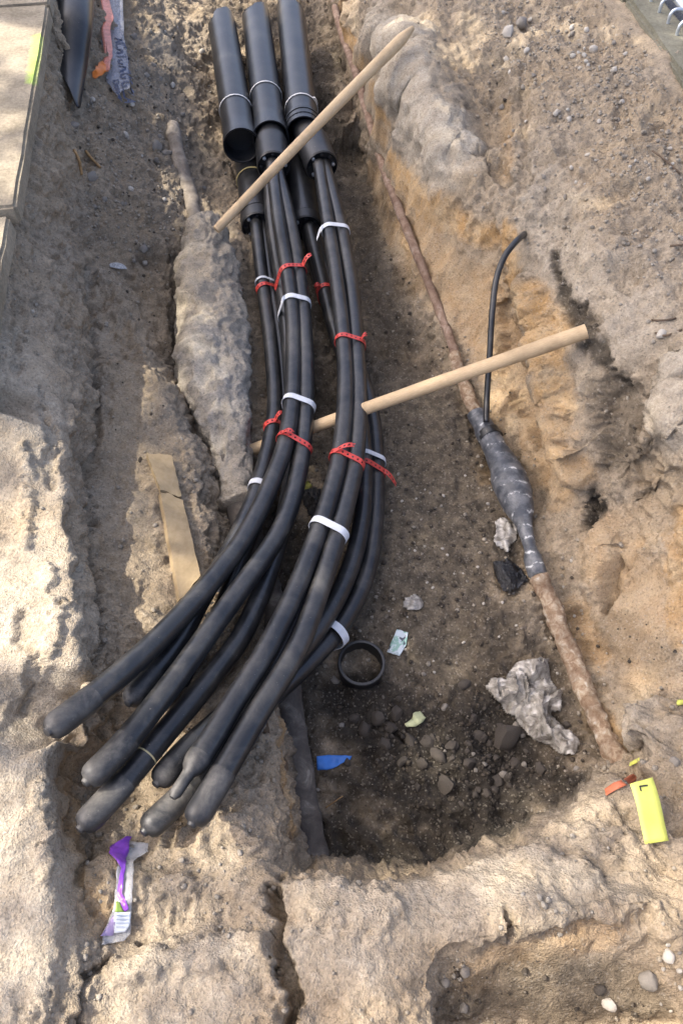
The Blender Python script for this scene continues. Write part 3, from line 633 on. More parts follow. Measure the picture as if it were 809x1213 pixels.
# bundle from the conduit by the sandy wall
tube('C1', 'black cable duct ending in a narrow nipple between two blunt capped ends', [(378, 194, .20), (388, 260, .185), (400, 340, .185), (407, 404, .19), (409, 470, .21), (402, 542, .22), (388, 598, .235), (370, 650, .255), (345, 712, .285), (312, 777, .32), (277, 832, .345), (252, 874, .365), (224, 916, .38)], tip=(.0125, .055), capr=1.03, caplen=.05)
tube('C2', 'black cable duct whose blunt capped end lies nearest the mottled grey pipe', [(384, 194, .19), (402, 260, .175), (416, 340, .17), (422, 404, .175), (425, 470, .195), (421, 545, .205), (410, 597, .22), (397, 642, .24), (378, 701, .265), (353, 767, .30), (304, 848, .34), (265, 915, .365), (228, 976, .375)])
tube('C3', 'black cable duct with its capped end under the nippled duct, above the purple wrapper', [(383, 197, .165), (393, 260, .13), (408, 340, .115), (417, 404, .12), (421, 470, .14), (416, 545, .16), (400, 600, .175), (383, 650, .19), (360, 712, .215), (330, 777, .245), (296, 840, .27), (246, 912, .305), (172, 985, .335)])
# thin bundle from the yellow-tied conduit
TA = .0215
tube('A1', 'slim black cable duct with a blunt end between the two upper fan ducts', [(303, 262, .085), (312, 340, .075), (322, 420, .08), (325, 490, .10), (312, 556, .135), (293, 610, .17), (268, 660, .215), (238, 710, .26), (205, 770, .315), (153, 832, .37)], r=.0245, caplen=.09)
tube('A2', 'slim black cable duct on the outside of the thin bundle under the white tape', [(311, 262, .07), (322, 340, .06), (333, 420, .06), (336, 490, .075), (322, 556, .10), (303, 615, .135), (283, 670, .175), (258, 730, .22), (215, 800, .27), (190, 830, .295)], r=TA, group='thin black cable ducts')
tube('A3', 'slim black cable duct in the middle of the thin bundle below the concrete lump', [(307, 264, .055), (317, 340, .035), (327, 420, .03), (330, 490, .035), (316, 556, .06), (298, 612, .095), (276, 668, .13), (248, 735, .18), (210, 815, .27)], r=TA, group='thin black cable ducts')
# bundle from the deep conduit
tube('D1', 'black cable duct in the deep bundle, its capped end tucked between the fan ends', [(366, 268, .085), (381, 330, .07), (396, 390, .065), (414, 440, .07), (428, 500, .085), (432, 560, .10), (428, 620, .11), (412, 680, .125), (380, 740, .155), (330, 800, .20), (270, 845, .26), (222, 888, .30), (186, 928, .32)], r=.025)
tube('D2', 'black cable duct on the outer bend of the deep bundle beside the loose ring', [(370, 268, .07), (389, 330, .05), (407, 390, .045), (427, 440, .05), (442, 500, .065), (446, 560, .075), (444, 620, .08), (434, 680, .085), (408, 735, .10), (365, 785, .13), (310, 835, .18), (262, 880, .24)], r=.025)
tube('D3', 'black cable duct low in the deep bundle, curving under the white tape', [(364, 272, .055), (378, 330, .03), (400, 390, .03), (421, 440, .03), (436, 500, .032), (440, 560, .035), (437, 620, .038), (424, 680, .045), (396, 740, .06), (350, 795, .09), (305, 845, .14)], r=.025)

# straps round the ducts: the outline of the tied ducts in a plane across them
def hull(p):
    p = sorted(set(p)); 
    def half(q):
        h = []
        for x in q:
            while len(h) > 1 and (h[-1][0] - h[-2][0]) * (x[1] - h[-2][1]) - (h[-1][1] - h[-2][1]) * (x[0] - h[-2][0]) <= 0: h.pop()
            h.append(x)
        return h[:-1]
    return half(p) + half(p[::-1])
def project(p):
    d = p - Vector((0, 0, CAMZ)); z = d.y * CP - d.z * SP; return (CX + F * d.x / z, CY - F * (d.y * SP + d.z * CP) / z)
def strap(name, keys, px, py, m, label, cat, group, width=.017, tilt=0, holes=False, tail=None, gap=.0025, yaw=0):
    path, r = TUBES[keys[0]] if isinstance(keys[0], str) else keys[0]
    i = min(range(2, len(path) - 2), key=lambda k: (Vector(project(path[k])) - Vector((px, py))).length)
    c = path[i]; t = (path[i + 1] - path[i - 1]).normalized()
    u = Vector((0, 0, 1)).cross(t).normalized(); v = t.cross(u)
    t = (t + u * tilt + v * yaw).normalized(); u = (u - t * u.dot(t)).normalized(); v = t.cross(u)
    pts2 = []
    for k in keys:
        p_, rr = TUBES[k] if isinstance(k, str) else k
        q_ = min(p_, key=lambda x: abs((x - c).dot(t)) + .15 * (x - c).length); dv = q_ - c
        for a in range(24):
            an = 2 * math.pi * a / 24; pts2.append((round(dv.dot(u) + math.cos(an) * (rr + gap), 5), round(dv.dot(v) + math.sin(an) * (rr + gap), 5)))
    h = hull(pts2); n = len(h)
    # resample the loop evenly
    h.append(h[0]); Ls = [0]
    for a, b in zip(h[:-1], h[1:]): Ls.append(Ls[-1] + math.hypot(b[0] - a[0], b[1] - a[1]))
    ns = max(36, int(Ls[-1] / .005)); loop = []
    for k in range(ns):
        s = Ls[-1] * k / ns; loop.append((np.interp(s, Ls, [x[0] for x in h]), np.interp(s, Ls, [x[1] for x in h])))
    P3 = [c + u * a + v * b for a, b in loop]; N3 = []
    for k in range(ns):
        tg = (P3[(k + 1) % ns] - P3[k - 1]).normalized(); N3.append(tg.cross(t).normalized())
    mid = sum(P3, Vector()) / ns
    if N3[0].dot(P3[0] - mid) < 0: N3 = [-x for x in N3]
    th = .0016; vs, fs = [], []; off = (-.5, -.2, .2, .5)
    for lay in (0, 1):
        for k in range(ns):
            for o_ in off: vs.append(P3[k] + N3[k] * (lay * th) + t * (o_ * width))
    W = len(off); Q = ns * W
    for k in range(ns):
        k2 = (k + 1) % ns
        for j in range(3):
            if holes and j == 1 and k % 3 == 0: continue
            fs.append((k * W + j, k2 * W + j, k2 * W + j + 1, k * W + j + 1)); fs.append((Q + k * W + j, Q + k * W + j + 1, Q + k2 * W + j + 1, Q + k2 * W + j))
        fs.append((k * W, Q + k * W, Q + k2 * W, k2 * W)); fs.append((k * W + 3, k2 * W + 3, Q + k2 * W + 3, Q + k * W + 3))
    root = obj(name, (vs, fs), m, smooth=False); tag(root, label, cat, group)
    if tail:                                               # loose end that sticks out
        top = max(range(ns), key=lambda k: P3[k].dot(Vector((tail[0], 0, .75)))); s0 = P3[top] + N3[top] * .002; dr = Vector(tail[1]); tp = []
        Lr = dr.length
        for k in range(9): 
            f_ = k / 8; tp.append(s0 + dr * f_ + Vector((0, 0, .010 * math.sin(f_ * 3.1))))
        sd_ = t; vs, fs = [], []
        for k, p in enumerate(tp):
            for lay in (0, 1):
                for o_ in off: vs.append(p + sd_ * (o_ * width * (1 if k < 7 else .75)) + Vector((0, 0, .0016 * lay)))
        for k in range(8):
            for j in range(3):
                if holes and j == 1 and k % 2: continue
                a = k * 8 + j; fs.append((a, a + 1, a + 9, a + 8)); a += 4; fs.append((a, a + 8, a + 9, a + 1))
            fs.append((k * 8, k * 8 + 8, k * 8 + 12, k * 8 + 4)); fs.append((k * 8 + 3, k * 8 + 7, k * 8 + 15, k * 8 + 11))
        obj('loose_end', (vs, fs), m, root, smooth=False)
    return root
RG, WG = 'red straps round the ducts', 'white tapes round the ducts'
rs = lambda *a, **k: strap('cable_strap', *a, 'red', *k.pop('l'), RG, holes=True, **k)
rs(['A1', 'A2', 'A3'], 318, 342, l=('red perforated strap round the thin bundle below the sealed conduit', 'strap'), tilt=.25)
rs(['B2', 'B1', 'B3'], 342, 322, l=('red strap with an upturned end round the middle bundle, above a white tape', 'strap'), tilt=.3, tail=(.6, (.03, .022, .026)))
rs(['D1', 'D2', 'D3'], 383, 345, l=('red strap round the deep bundle, half hidden beside a tape-bound bundle', 'strap'), tilt=.15, tail=(-.5, (-.022, -.01, .002)))
rs(['C1', 'C2', 'C3'], 409, 404, l=('red perforated strap around the bundle above the lower stake', 'strap'), tilt=-.1, tail=(.5, (.018, .008, .008)))
rs(['A1', 'A2', 'A3'], 326, 508, l=('red strap with a raised end round the thin bundle by the concrete lump', 'strap'), tilt=.3, tail=(.3, (.022, .02, .012)))
rs(['B2', 'B1', 'B3'], 340, 520, l=('red strap round the middle bundle just below the stake', 'strap'), tilt=-.28, tail=(-.3, (.03, -.008, .004)))
rs(['C1', 'C2', 'C3'], 402, 541, l=('red perforated strap with a cut end, round the bundle where it passes over the stake', 'strap'), tilt=-.2, tail=(-.3, (.05, .012, .004)))
rs(['D1', 'D2', 'D3'], 432, 552, l=('red strap round the deep bundle with its end lying on the soil', 'strap'), tilt=-.2, tail=(.9, (.035, -.03, -.03)))
wt = lambda *a, **k: strap('white_tape', *a, 'white', *k.pop('l'), WG, **k)
wt(['C1', 'C2', 'C3'], 393, 272, l=('white tape with a hanging end nearest the sealed conduit mouths', 'tape'), width=.02, tilt=.05, tail=(-.8, (-.022, -.05, -.02)))
wt(['B2', 'B1', 'B3'], 346, 357, l=('white tape round the middle bundle below an upturned red strap', 'tape'), width=.02, tail=(-.8, (-.012, -.04, -.012)))
wt(['B2', 'B1', 'B3'], 347, 478, l=('white tape round the middle bundle just above the stake', 'tape'), width=.02, tilt=-.2)
wt(['A1', 'A2', 'A3'], 308, 577, l=('white tape round the thin bundle below the concrete lump', 'tape'), width=.02)
wt(['C1', 'C2', 'C3'], 383, 624, l=('white tape round two ducts between stake and loose ring', 'tape'), width=.021, tilt=-.18)
wt(['D1', 'D2', 'D3'], 438, 541, l=('white tape tucked above a red strap on the deep bundle', 'tape'), width=.016)
wt(['D2', 'D3'], 398, 752, l=('white tape standing off the deep bundle beside the loose ring', 'tape'), width=.022, gap=.012, tilt=-.1)
wt(['A1', 'A2', 'A3'], 320, 334, l=('white tape just above a red strap on the thin bundle', 'tape'), width=.010)
for pth, px, py, lb, mm in ((u1p, 279, 133, 'white string round the open empty conduit', 'string'), (u2p, 317, 118, 'white string round the conduit between two others', 'string'), (u3p, 357, 128, 'white string with a knot round the coupled conduit', 'string'), (l1p, 297, 213, 'yellow string round the lower conduit', 'yellow_string')):
    strap('string', [(pth, CR * (.93 if mm != 'string' else 1.0))], px, py, mm, lb, 'string', 'strings round the conduits', width=.007, gap=.002, tail=(.9, (.02, -.03, -.01)) if px == 357 else None)

# ------------------------------------------------------------------ wooden stakes
def stake(a, b, ra, rb, label, sharp_end=True):
    a, b = Vector(a), Vector(b); path = [a.lerp(b, k / 40) + Vector((0, 0, .004 * math.sin(k / 40 * 3.1 * 1.3))) for k in range(41)]
    L = (b - a).length
    def rad(s):
        r = ra + (rb - ra) * s
        if sharp_end and s > .93: r *= 1 - .62 * ((s - .93) / .07) ** 1.4
        if s < .012: r *= .9
        return r * (1 + .02 * math.sin(s * 23))
    vf, uv = sweep(path, rad, 20)
    o = obj('wooden_stake', vf, 'stake', uv=uv, sharp=40); return tag(o, label, 'stake', 'round wooden stakes across the trench')
stake(P(256, 272, .245), P(489, 31, .60), .0155, .0215, 'pale round wooden stake crossing above the conduits from concrete lump to bank')
stake(P(276, 541, .03), P(695, 391, .455), .0175, .0205, 'pale round wooden stake passing under the duct bundles towards the ochre wall', False)

# ------------------------------------------------------------------ old pipe in its lump of concrete
def ground_path(px, off): return [G(x, y) + Vector((0, 0, off)) for x, y in px]
vf, uv = sweep(catmull(ground_path([(204, 150), (212, 185), (222, 225), (234, 262), (244, 300)], .004), .01), .030, 18, bumpy=.005, seed=3)
tag(obj('old_pipe', vf, 'dirt_pipe'), 'soil-crusted old pipe running into the upper end of the concrete lump', 'pipe')
pa = [P(268, 545, .07), P(284, 600, .045), P(304, 660, .035), P(322, 720, .015), P(338, 800, -.005), P(348, 880, -.025), P(361, 960, -.03), P(376, 1035, -.035)]
vf, uv = sweep(catmull(pa, .008), lambda s: .040 - .004 * s, 20, bumpy=.004, seed=9)
tag(obj('old_pipe', vf, 'old_pipe'), 'mottled grey old pipe running under the near rim beside a wooden strip', 'pipe')
# lump
cl = [(246, 262, .16), (247, 275, .15), (248, 310, .12), (250, 350, .11), (254, 400, .10), (258, 450, .095), (264, 500, .085), (272, 545, .07), (286, 600, .05)]
wd = [.045, .075, .092, .110, .122, .120, .095, .070, .045]; pth = catmull([P(*c) for c in cl], .005)
LL = [0]
for a, b in zip(pth[:-1], pth[1:]): LL.append(LL[-1] + (b - a).length)
ctl = catmull([Vector((i, x, 0)) for i, x in enumerate(wd)], .02); fr = frames(pth); sq = []; cx_ = [p.x / (len(wd) - 1) for p in ctl]; cw_ = [p.y for p in ctl]
SEG = 110
pr = [project(p)[1] for p in pth]
cyk = [c[1] for c in cl]
for p, f, y_ in zip(pth, fr, pr):
    wv = float(np.interp(y_, cyk, wd)); hgt = .55 * wv + .035
    t, u, v = f; u = Vector((0, 0, 1)).cross(t).normalized(); v = t.cross(u)
    sq.append((p, t, u, v, (lambda wv, hgt: (lambda k, a: 1.0 / math.sqrt((math.cos(a) / wv) ** 2 + (math.sin(a) / hgt) ** 2)))(wv, hgt)))
vs, fs = rings(sq, SEG); a = np.array([tuple(v) for v in vs]); ctr = np.repeat(np.array([tuple(p) for p in pth]), SEG, 0)
nn = a - ctr; nn /= np.maximum(np.linalg.norm(nn, axis=1, keepdims=True), 1e-6)
a = a + nn * (.030 * vnoise(a, 8, 51) + .016 * (.5 - np.abs(vnoise(a, 19, 52))) + .009 * np.round(vnoise(a, 14, 57) * 2.4 + .5 * vnoise(a, 45, 58)) / 1.4 + .006 * vnoise(a, 45, 53) + .003 * vnoise(a, 95, 54) + .0012 * vnoise(a, 190, 55))[:, None]
tag(obj('concrete_lump', ([tuple(x) for x in a], fs), 'crust'), 'long rough grey concrete lump cast round the old pipe beside the ducts', 'concrete')

# ------------------------------------------------------------------ boards
def board(px4, th, m, name, label=None, cat=None, seed=0, n=(24, 6), parent=None):
    """px4: corner places (world) a,b,c,d of the visible face, thickness away from the viewer"""
    a, b, c, d_ = [Vector(p) for p in px4]; nrm = (b - a).cross(d_ - a).normalized()
    if nrm.dot(Vector((0, 0, CAMZ)) - a) < 0: nrm = -nrm
    vs, fs, uv = [], [], []; nu, nv = n
    rnd = random.Random(seed)
    for lay in (0, 1):
        for i in range(nu + 1):
            for j in range(nv + 1):
                f, g = i / nu, j / nv; p = (a.lerp(b, f)).lerp(d_.lerp(c, f), g)
                e = .0006 * math.sin(i * .9 + seed) if j in (0, nv) else 0
                if i in (0, nu): p += (b - a).normalized() * rnd.uniform(-.004, .004)
                p += (d_ - a).normalized() * e + nrm * (.0006 * math.sin(f * 9 + g * 4)) - nrm * (lay * th)
                vs.append(p); uv.append((f * (b - a).length, g * (d_ - a).length))
    W = nv + 1; Q = (nu + 1) * W
    for i in range(nu):
        for j in range(nv):
            k = i * W + j; fs.append((k, k + 1, k + W + 1, k + W)); k += Q; fs.append((k, k + W, k + W + 1, k + 1))
    for i in range(nu):
        k = i * W; fs.append((k, k + W, k + W + Q, k + Q)); k += nv; fs.append((k, k + Q, k + W + Q, k + W))
    for j in range(nv):
        k = j; fs.append((k, k + Q, k + Q + 1, k + 1)); k = nu * W + j; fs.append((k, k + 1, k + Q + 1, k + Q))
    o = obj(name, (vs, fs), m, parent, uv=uv, sharp=35)
    if label: tag(o, label, cat)
    return o
bd = empty('board', P(210, 620, .2)); tag(bd, 'tan board split across, set on edge along the ledge beside the ducts', 'board')
gb = lambda x, y, o_=.02: G(x, y) + Vector((0, -.004, o_))
board([gb(176, 541, .022), gb(192, 584, .022), gb(218, 596, .032), gb(206, 546, .032)], .018, 'board', 'plank', seed=1, parent=bd)
board([gb(192, 586, .022), gb(216, 716, .03), gb(241, 690, .04), gb(219, 598, .032)], .018, 'board', 'plank', seed=2, parent=bd)
board([gb(316, 850, .01), gb(346, 992, .01), P(353, 984, .05), P(332, 850, .04)], .012, 'dark_board', 'wooden_strip', 'dark brown wooden strip on edge beside the mottled grey pipe', 'board', 3)

# ------------------------------------------------------------------ rusty pipe, cable joint and branch cable by the right cut
rp = ground_path([(392, -10), (404, 40), (420, 85), (436, 140), (452, 195), (468, 240), (494, 305), (520, 370), (540, 425)], .012) 
vf, uv = sweep(catmull(rp, .01), .0165, 14, bumpy=.002, seed=21)
tag(obj('rusty_pipe', vf, 'rust_pipe'), 'thin rusty pipe running down along the foot of the ochre wall', 'pipe')
jp = [(538, 420, .06), (552, 462, .055), (566, 494, .05), (581, 520, .05), (595, 548, .052), (607, 578, .055), (615, 602, .052), (623, 630, .045), (630, 658, .04), (638, 684, .036), (652, 715, .03), (672, 765, .02), (694, 820, .012), (716, 872, .02), (742, 918, .05)]
W3 = [P(*c) for c in jp]
vf, uv = sweep(catmull(W3[:4], .006), .021, 18, bumpy=.003, seed=23)
jr = empty('joint_cable', W3[9]); obj('upper_sheath', vf, 'rust_cable', jr)
vf, uv = sweep(catmull(W3[9:], .006), lambda s: .0255 + .0012 * math.sin(s * 37), 24, bumpy=.0055, seed=24); obj('lower_sheath', vf, 'rust_cable', jr)
def wrap_mat():
    m, t, b = mat('wrapped_joint'); q = NB(t); c = q.coord('UV', (1, 1, 1))
    wv = q.n('ShaderNodeTexWave', wave_type='BANDS', bands_direction='Y'); wv.inputs['Scale'].default_value = 7.5; wv.inputs['Distortion'].default_value = 4.5; wv.inputs['Detail'].default_value = 3; wv.inputs['Detail Scale'].default_value = 1.2
    q.lk(q.coord('UV', (.5, 1.0, 1)), wv.inputs['Vector']); o = q.coord('Object'); n = q.noise(o, 28, 6, .65); n2 = q.noise(o, 90, 5, .7)
    ln = q.math('MULTIPLY', q.ramp(wv.outputs['Fac'], (.93, 0), (.99, 1)), q.ramp(n, (.5, 0), (.58, 1)))
    ds = q.math('MULTIPLY', q.ramp(n, (.42, 0), (.72, 1)), .6)
    col = q.mix(ds, (.050, .055, .064), (.30, .30, .30)); col = q.mix(q.math('MULTIPLY', ln, .8), col, (.62, .62, .60))
    col = q.mix(q.math('MULTIPLY', q.ramp(n2, (.66, 0), (.72, 1)), .4), col, (.42, .40, .37))
    q.lk(col, b.inputs['Base Color']); b.inputs['Roughness'].default_value = .45; q.lk(q.bump(wv.outputs['Fac'], .35, .004, q.bump(n, .4, .008)), b.inputs['Normal']); return m
M['wrap'] = wrap_mat()
jpath = catmull([W3[2] + (W3[1] - W3[2]) * .12] + W3[2:10], .005); JL = [(0, .030), (.09, .031), (.16, .036), (.19, .034), (.26, .036), (.36, .045), (.46, .054), (.54, .053), (.62, .043), (.70, .028), (.78, .018), (.86, .017), (.90, .027), (.98, .027), (1, .02)]
vf, uv = sweep(jpath, lambda s: float(np.interp(s, [x[0] for x in JL], [x[1] for x in JL])), 26, bumpy=.0022, seed=26)
obj('wrapped_joint', vf, 'wrap', jr, uv=uv)
obj('clamp', sweep(catmull([W3[2].lerp(W3[3], .72), W3[2].lerp(W3[3], 1.0)], .004), .0385, 20, bumpy=.004, seed=28)[0], 'rubber', jr)
tag(jr, 'old corroded cable with a bulging black tape-wrapped joint on the trench floor', 'cable')
bc = [G(621, 277), P(611, 286, .425), P(598, 303, .41), P(588, 330, .37), P(583, 370, .31), P(580, 420, .22), P(577, 465, .13), P(576, 500, .085)]
vf, uv = sweep(catmull(bc, .008), .0095, 14); tag(obj('branch_cable', vf, 'tube'), 'thin black cable rising from the wrapped joint into the ochre wall', 'cable')

# ------------------------------------------------------------------ loose ring
c0 = G(427, 792); rp_ = []
up = Vector((.03, -.05, 1)).normalized(); u = up.orthogonal().normalized(); v = up.cross(u); base = c0 + Vector((.0, .0, -.012))
for hh, rr in ((0, .060), (.046, .060), (.046, .0625), (.058, .0625), (.060, .0605), (.060, .0545), (.056, .053), (0.0, .053)): rp_.append((base + up * hh, up, u, v, rr))
o = obj('pipe_ring', rings(rp_, 48, (False, False)), 'ring', sharp=30); tag(o, 'short black plastic pipe ring standing on the trench floor, soil inside', 'pipe ring')

# ------------------------------------------------------------------ litter
def ribbon(name, pairs, m, off=.006, crump=.004, cols=6, seed=0, parent=None, label=None, cat=None, sub=4, lift=None, thick=0.0008, stiff=3):
    """a sheet laid on the ground between left and right edges given as pixels"""
    vs, fs = [], []; prs = []
    for a, b in zip(pairs[:-1], pairs[1:]):
        for k in range(sub): prs.append([a[i] + (b[i] - a[i]) * k / sub for i in range(4)])
    prs.append(list(pairs[-1]))
    for i, (lx, ly, rx, ry) in enumerate(prs):
        for j in range(cols + 1):
            f = j / cols; p = G(lx + (rx - lx) * f, ly + (ry - ly) * f)
            vs.append(p)
    W = cols + 1; a = np.array([tuple(v) for v in vs])
    g = a.reshape(len(prs), W, 3).copy()
    for _ in range(stiff):                             # a stiff sheet bridges small crumbs
        gp = np.pad(g, ((1, 1), (1, 1), (0, 0)), mode='edge'); zz = (gp[:-2, 1:-1] + gp[2:, 1:-1] + gp[1:-1, :-2] + gp[1:-1, 2:])[..., 2] / 4
        g[..., 2] = zz if stiff > 9 else np.maximum(zz, .5 * (zz + g[..., 2]))
    a = g.reshape(-1, 3); nz = vnoise(a, 45, seed) + .6 * vnoise(a, 110, seed + 1)
    a[:, 2] += off + crump * np.abs(nz) + (lift(a) if lift else 0)
    for i in range(len(prs) - 1):
        for j in range(cols): k = i * W + j; fs.append((k, k + 1, k + W + 1, k + W))
    o = obj(name, ([tuple(x) for x in a], fs), m, parent)
    if thick:
        md = o.modifiers.new('thickness', 'SOLIDIFY'); md.thickness = thick; md.offset = 1
    if label: tag(o, label, cat)
    return o
def film(name, col, alpha, rough=.2):
    m, t, b = mat(name); q = NB(t); c = q.coord('Object'); n = q.noise(c, 60, 5, .6)
    b.inputs['Base Color'].default_value = (*col, 1); b.inputs['Roughness'].default_value = rough
    q.lk(q.ramp(n, (.3, alpha * .7), (.7, min(1, alpha * 1.3))), b.inputs['Alpha']); q.lk(q.bump(n, .3, .003), b.inputs['Normal']); return m
M['film'] = film('clear_film', (.62, .62, .62), .42); M['purple'] = film('purple_film', (.25, .07, .52), .98, .3); M['lilac'] = film('lilac_film', (.42, .33, .58), .55)
M['labelw'] = simple('printed_label', (.60, .64, .70), .45, .4, .06, 60); M['green'] = film('green_film', (.30, .45, .08), .9, .4); M['barcode'] = simple('label_ink', (.30, .34, .42), .6)
sw = empty('plastic_wrapper', G(145, 1050)); tag(sw, 'crumpled clear and purple plastic wrapper with white label below the duct ends', 'wrapper')
ribbon('clear_film', [(146, 998, 176, 1000), (142, 1016, 176, 1010), (140, 1030, 160, 1022), (138, 1060, 158, 1060), (134, 1085, 157, 1085), (124, 1105, 156, 1108), (122, 1120, 148, 1116)], 'film', .006, .006, 8, 61, sw)
ribbon('purple_print', [(152, 993, 158, 993), (133, 1004, 156, 1003), (131, 1012, 155, 1012), (138, 1018, 152, 1020), (146, 1030, 151, 1030), (142, 1046, 148, 1046), (141, 1062, 147, 1060), (145, 1074, 151, 1070), (150, 1082, 155, 1079)], 'purple', .012, .005, 5, 62, sw)
ribbon('lilac_print', [(136, 1086, 140, 1086), (126, 1104, 138, 1104), (121, 1110, 136, 1110)], 'lilac', .013, .004, 4, 63, sw)
ribbon('green_print', [(140, 1070, 144, 1070), (139, 1082, 149, 1082)], 'green', .013, .003, 3, 64, sw)
lb = ribbon('white_label', [(138, 1083, 157, 1082), (137, 1095, 157, 1095), (138, 1107, 151, 1106)], 'labelw', .015, .003, 6, 65, sw)
for k in range(4): ribbon('print_line', [(141, 1086 + k * 4.5, 155, 1085.5 + k * 4.5), (141, 1087.4 + k * 4.5, 155, 1087 + k * 4.5)], 'barcode', .0205, .0, 4, 65, lb, sub=1, thick=0)
# grey crumpled sheet on the pit floor
def foil_mat():
    m, t, b = mat('grey_film'); q = NB(t); c = q.coord('Object'); n = q.noise(c, 30, 6, .65, .6); n2 = q.noise(c, 80, 5, .7)
    q.lk(q.mix(q.ramp(n, (.35, 0), (.65, 1)), (.13, .115, .095), (.50, .47, .415)), b.inputs['Base Color']); b.inputs['Roughness'].default_value = .16
    b.inputs['Specular IOR Level'].default_value = .8; b.inputs['Coat Weight'].default_value = .4; b.inputs['Coat Roughness'].default_value = .12
    q.lk(q.bump(n, .5, .012, q.bump(n2, .3, .004)), b.inputs['Normal']); return m
M['foil'] = foil_mat()
def crumple(name, outline, m, h, seed, label, cat, res=46, group=None):
    xs = [p[0] for p in outline]; ys_ = [p[1] for p in outline]; x0, x1, y0, y1 = min(xs), max(xs), min(ys_), max(ys_)
    def inside(x, y):
        c_ = False; j = len(outline) - 1
        for i in range(len(outline)):
            (xi, yi), (xj, yj) = outline[i], outline[j]
            if (yi > y) != (yj > y) and x < (xj - xi) * (y - yi) / (yj - yi) + xi: c_ = not c_
            j = i
        return c_
    def edge(x, y):
        best = 1e9
        for i in range(len(outline)):
            a, b = Vector(outline[i - 1]), Vector(outline[i]); ab = b - a; t = max(0, min(1, (Vector((x, y)) - a).dot(ab) / ab.length_squared)); best = min(best, (Vector((x, y)) - a - ab * t).length)
        return best
    n = res; ids = {}; vs = []; fs = []; w_ = []
    for i in range(n + 1):
        for j in range(n + 1):
            x = x0 + (x1 - x0) * i / n; y = y0 + (y1 - y0) * j / n
            if inside(x, y): ids[i, j] = len(vs); vs.append(tuple(G(x, y))); w_.append(min(1, edge(x, y) / 9))
    for i in range(n):
        for j in range(n):
            if all(k in ids for k in ((i, j), (i + 1, j), (i + 1, j + 1), (i, j + 1))): fs.append((ids[i, j], ids[i, j + 1], ids[i + 1, j + 1], ids[i + 1, j]))
    a = np.array(vs); w_ = np.array(w_); p = a.copy()
    r1 = 1 - np.abs(vnoise(p, 11, seed)); r2 = 1 - np.abs(vnoise(p, 24, seed + 1)); r3 = 1 - np.abs(vnoise(p, 55, seed + 2))
    a[:, 2] += .006 + (h * (r1 ** 3 * .75 + r2 ** 4 * .65 + r3 ** 4 * .25)) * (.25 + .75 * w_)
    a[:, 0] += .014 * vnoise(p, 20, seed + 3); a[:, 1] += .014 * vnoise(p, 20, seed + 4)
    o = obj(name, ([tuple(x) for x in a], fs), m, smooth=True, sharp=55); md = o.modifiers.new('thickness', 'SOLIDIFY'); md.thickness = .0012
    return tag(o, label, cat, group)
crumple('plastic_sheet', [(573, 812), (582, 804), (596, 808), (612, 790), (645, 777), (650, 806), (662, 824), (664, 848), (658, 852), (674, 868), (682, 884), (676, 902), (662, 898), (640, 886), (622, 872), (612, 852), (590, 840), (578, 826)], 'foil', .05, 71, 'crumpled grey clear plastic sheet on the pit floor beside the rusty cable', 'plastic sheet', 70)
M['black_film'] = simple('black_film', (.018, .018, .020), .28, .6, .2, 20, .8, .01)
crumple('plastic_scrap', [(586, 668), (600, 662), (614, 672), (626, 688), (612, 702), (596, 708), (588, 694)], 'black_film', .035, 75, 'crumpled black plastic scrap on the floor below the wrapped joint', 'scrap', 22)
crumple('plastic_scrap', [(356, 586), (372, 580), (386, 588), (388, 610), (374, 620), (362, 612), (354, 600)], 'black_film', .035, 79, 'crumpled black plastic scrap lying between the middle bundles', 'scrap', 22)
M['clear_scrap'] = M['foil']
crumple('plastic_scrap', [(478, 706), (492, 702), (500, 712), (494, 726), (482, 726), (476, 716)], 'clear_scrap', .012, 83, 'small clear plastic scrap on the bare floor above the printed paper', 'scrap', 18)
crumple('plastic_scrap', [(582, 622), (596, 614), (610, 624), (608, 640), (598, 654), (590, 648), (586, 634)], 'clear_scrap', .012, 85, 'small clear plastic shreds beside the wrapped joint', 'scrap', 20)
# printed paper, leaf paper, blue piece
pm, pt_, pb = mat('printed_paper'); q = NB(pt_); c = q.coord('Object'); n = q.noise(c, 38, 4, .6, .5); n2 = q.noise(c, 60, 3, .6)
col = q.mix(q.ramp(n, (.46, 0), (.52, 1)), (.60, .66, .68), (.28, .46, .38)); col = q.mix(q.ramp(n2, (.60, 0), (.64, 1)), col, (.07, .08, .10)); q.lk(col, pb.inputs['Base Color']); pb.inputs['Roughness'].default_value = .5
ribbon('paper_scrap', [(470, 747, 483, 751), (465, 758, 481, 765), (458, 774, 473, 779)], pm, .006, .005, 6, 91, None, 'small printed white and green paper scrap beside the loose ring', 'paper')
M['pale_green'] = simple('pale_leaf', (.50, .52, .30), .6, .4, .12, 60)
ribbon('paper_scrap', [(479, 859, 482, 863), (488, 853, 492, 862), (489, 847, 500, 858), (497, 844, 504, 852)], 'pale_green', .006, .008, 4, 93, None, 'small torn pale green scrap on the stony pit floor', 'scrap')
M['blue'] = simple('blue_plastic', (.05, .20, .62), .45, .4, .1, 30)
ribbon('blue_plastic', [(375, 897, 376, 914), (384, 896, 386, 914), (396, 896, 398, 910), (408, 896, 404, 906), (417, 897, 415, 901)], 'blue', .006, .003, 6, 95, None, 'bright blue plastic piece beside the mottled grey pipe', 'plastic')
M['leaf'] = simple('leaf', (.30, .30, .06), .5, .4, .2, 60); M['dry_leaf'] = simple('dry_leaf', (.30, .17, .08), .7, .3, .2, 60)
ribbon('leaf', [(352, 586, 354, 588), (358, 576, 366, 582), (366, 573, 370, 577)], 'leaf', .006, .004, 4, 97, None, 'yellow green leaf beside black scrap between the bundles', 'leaf')
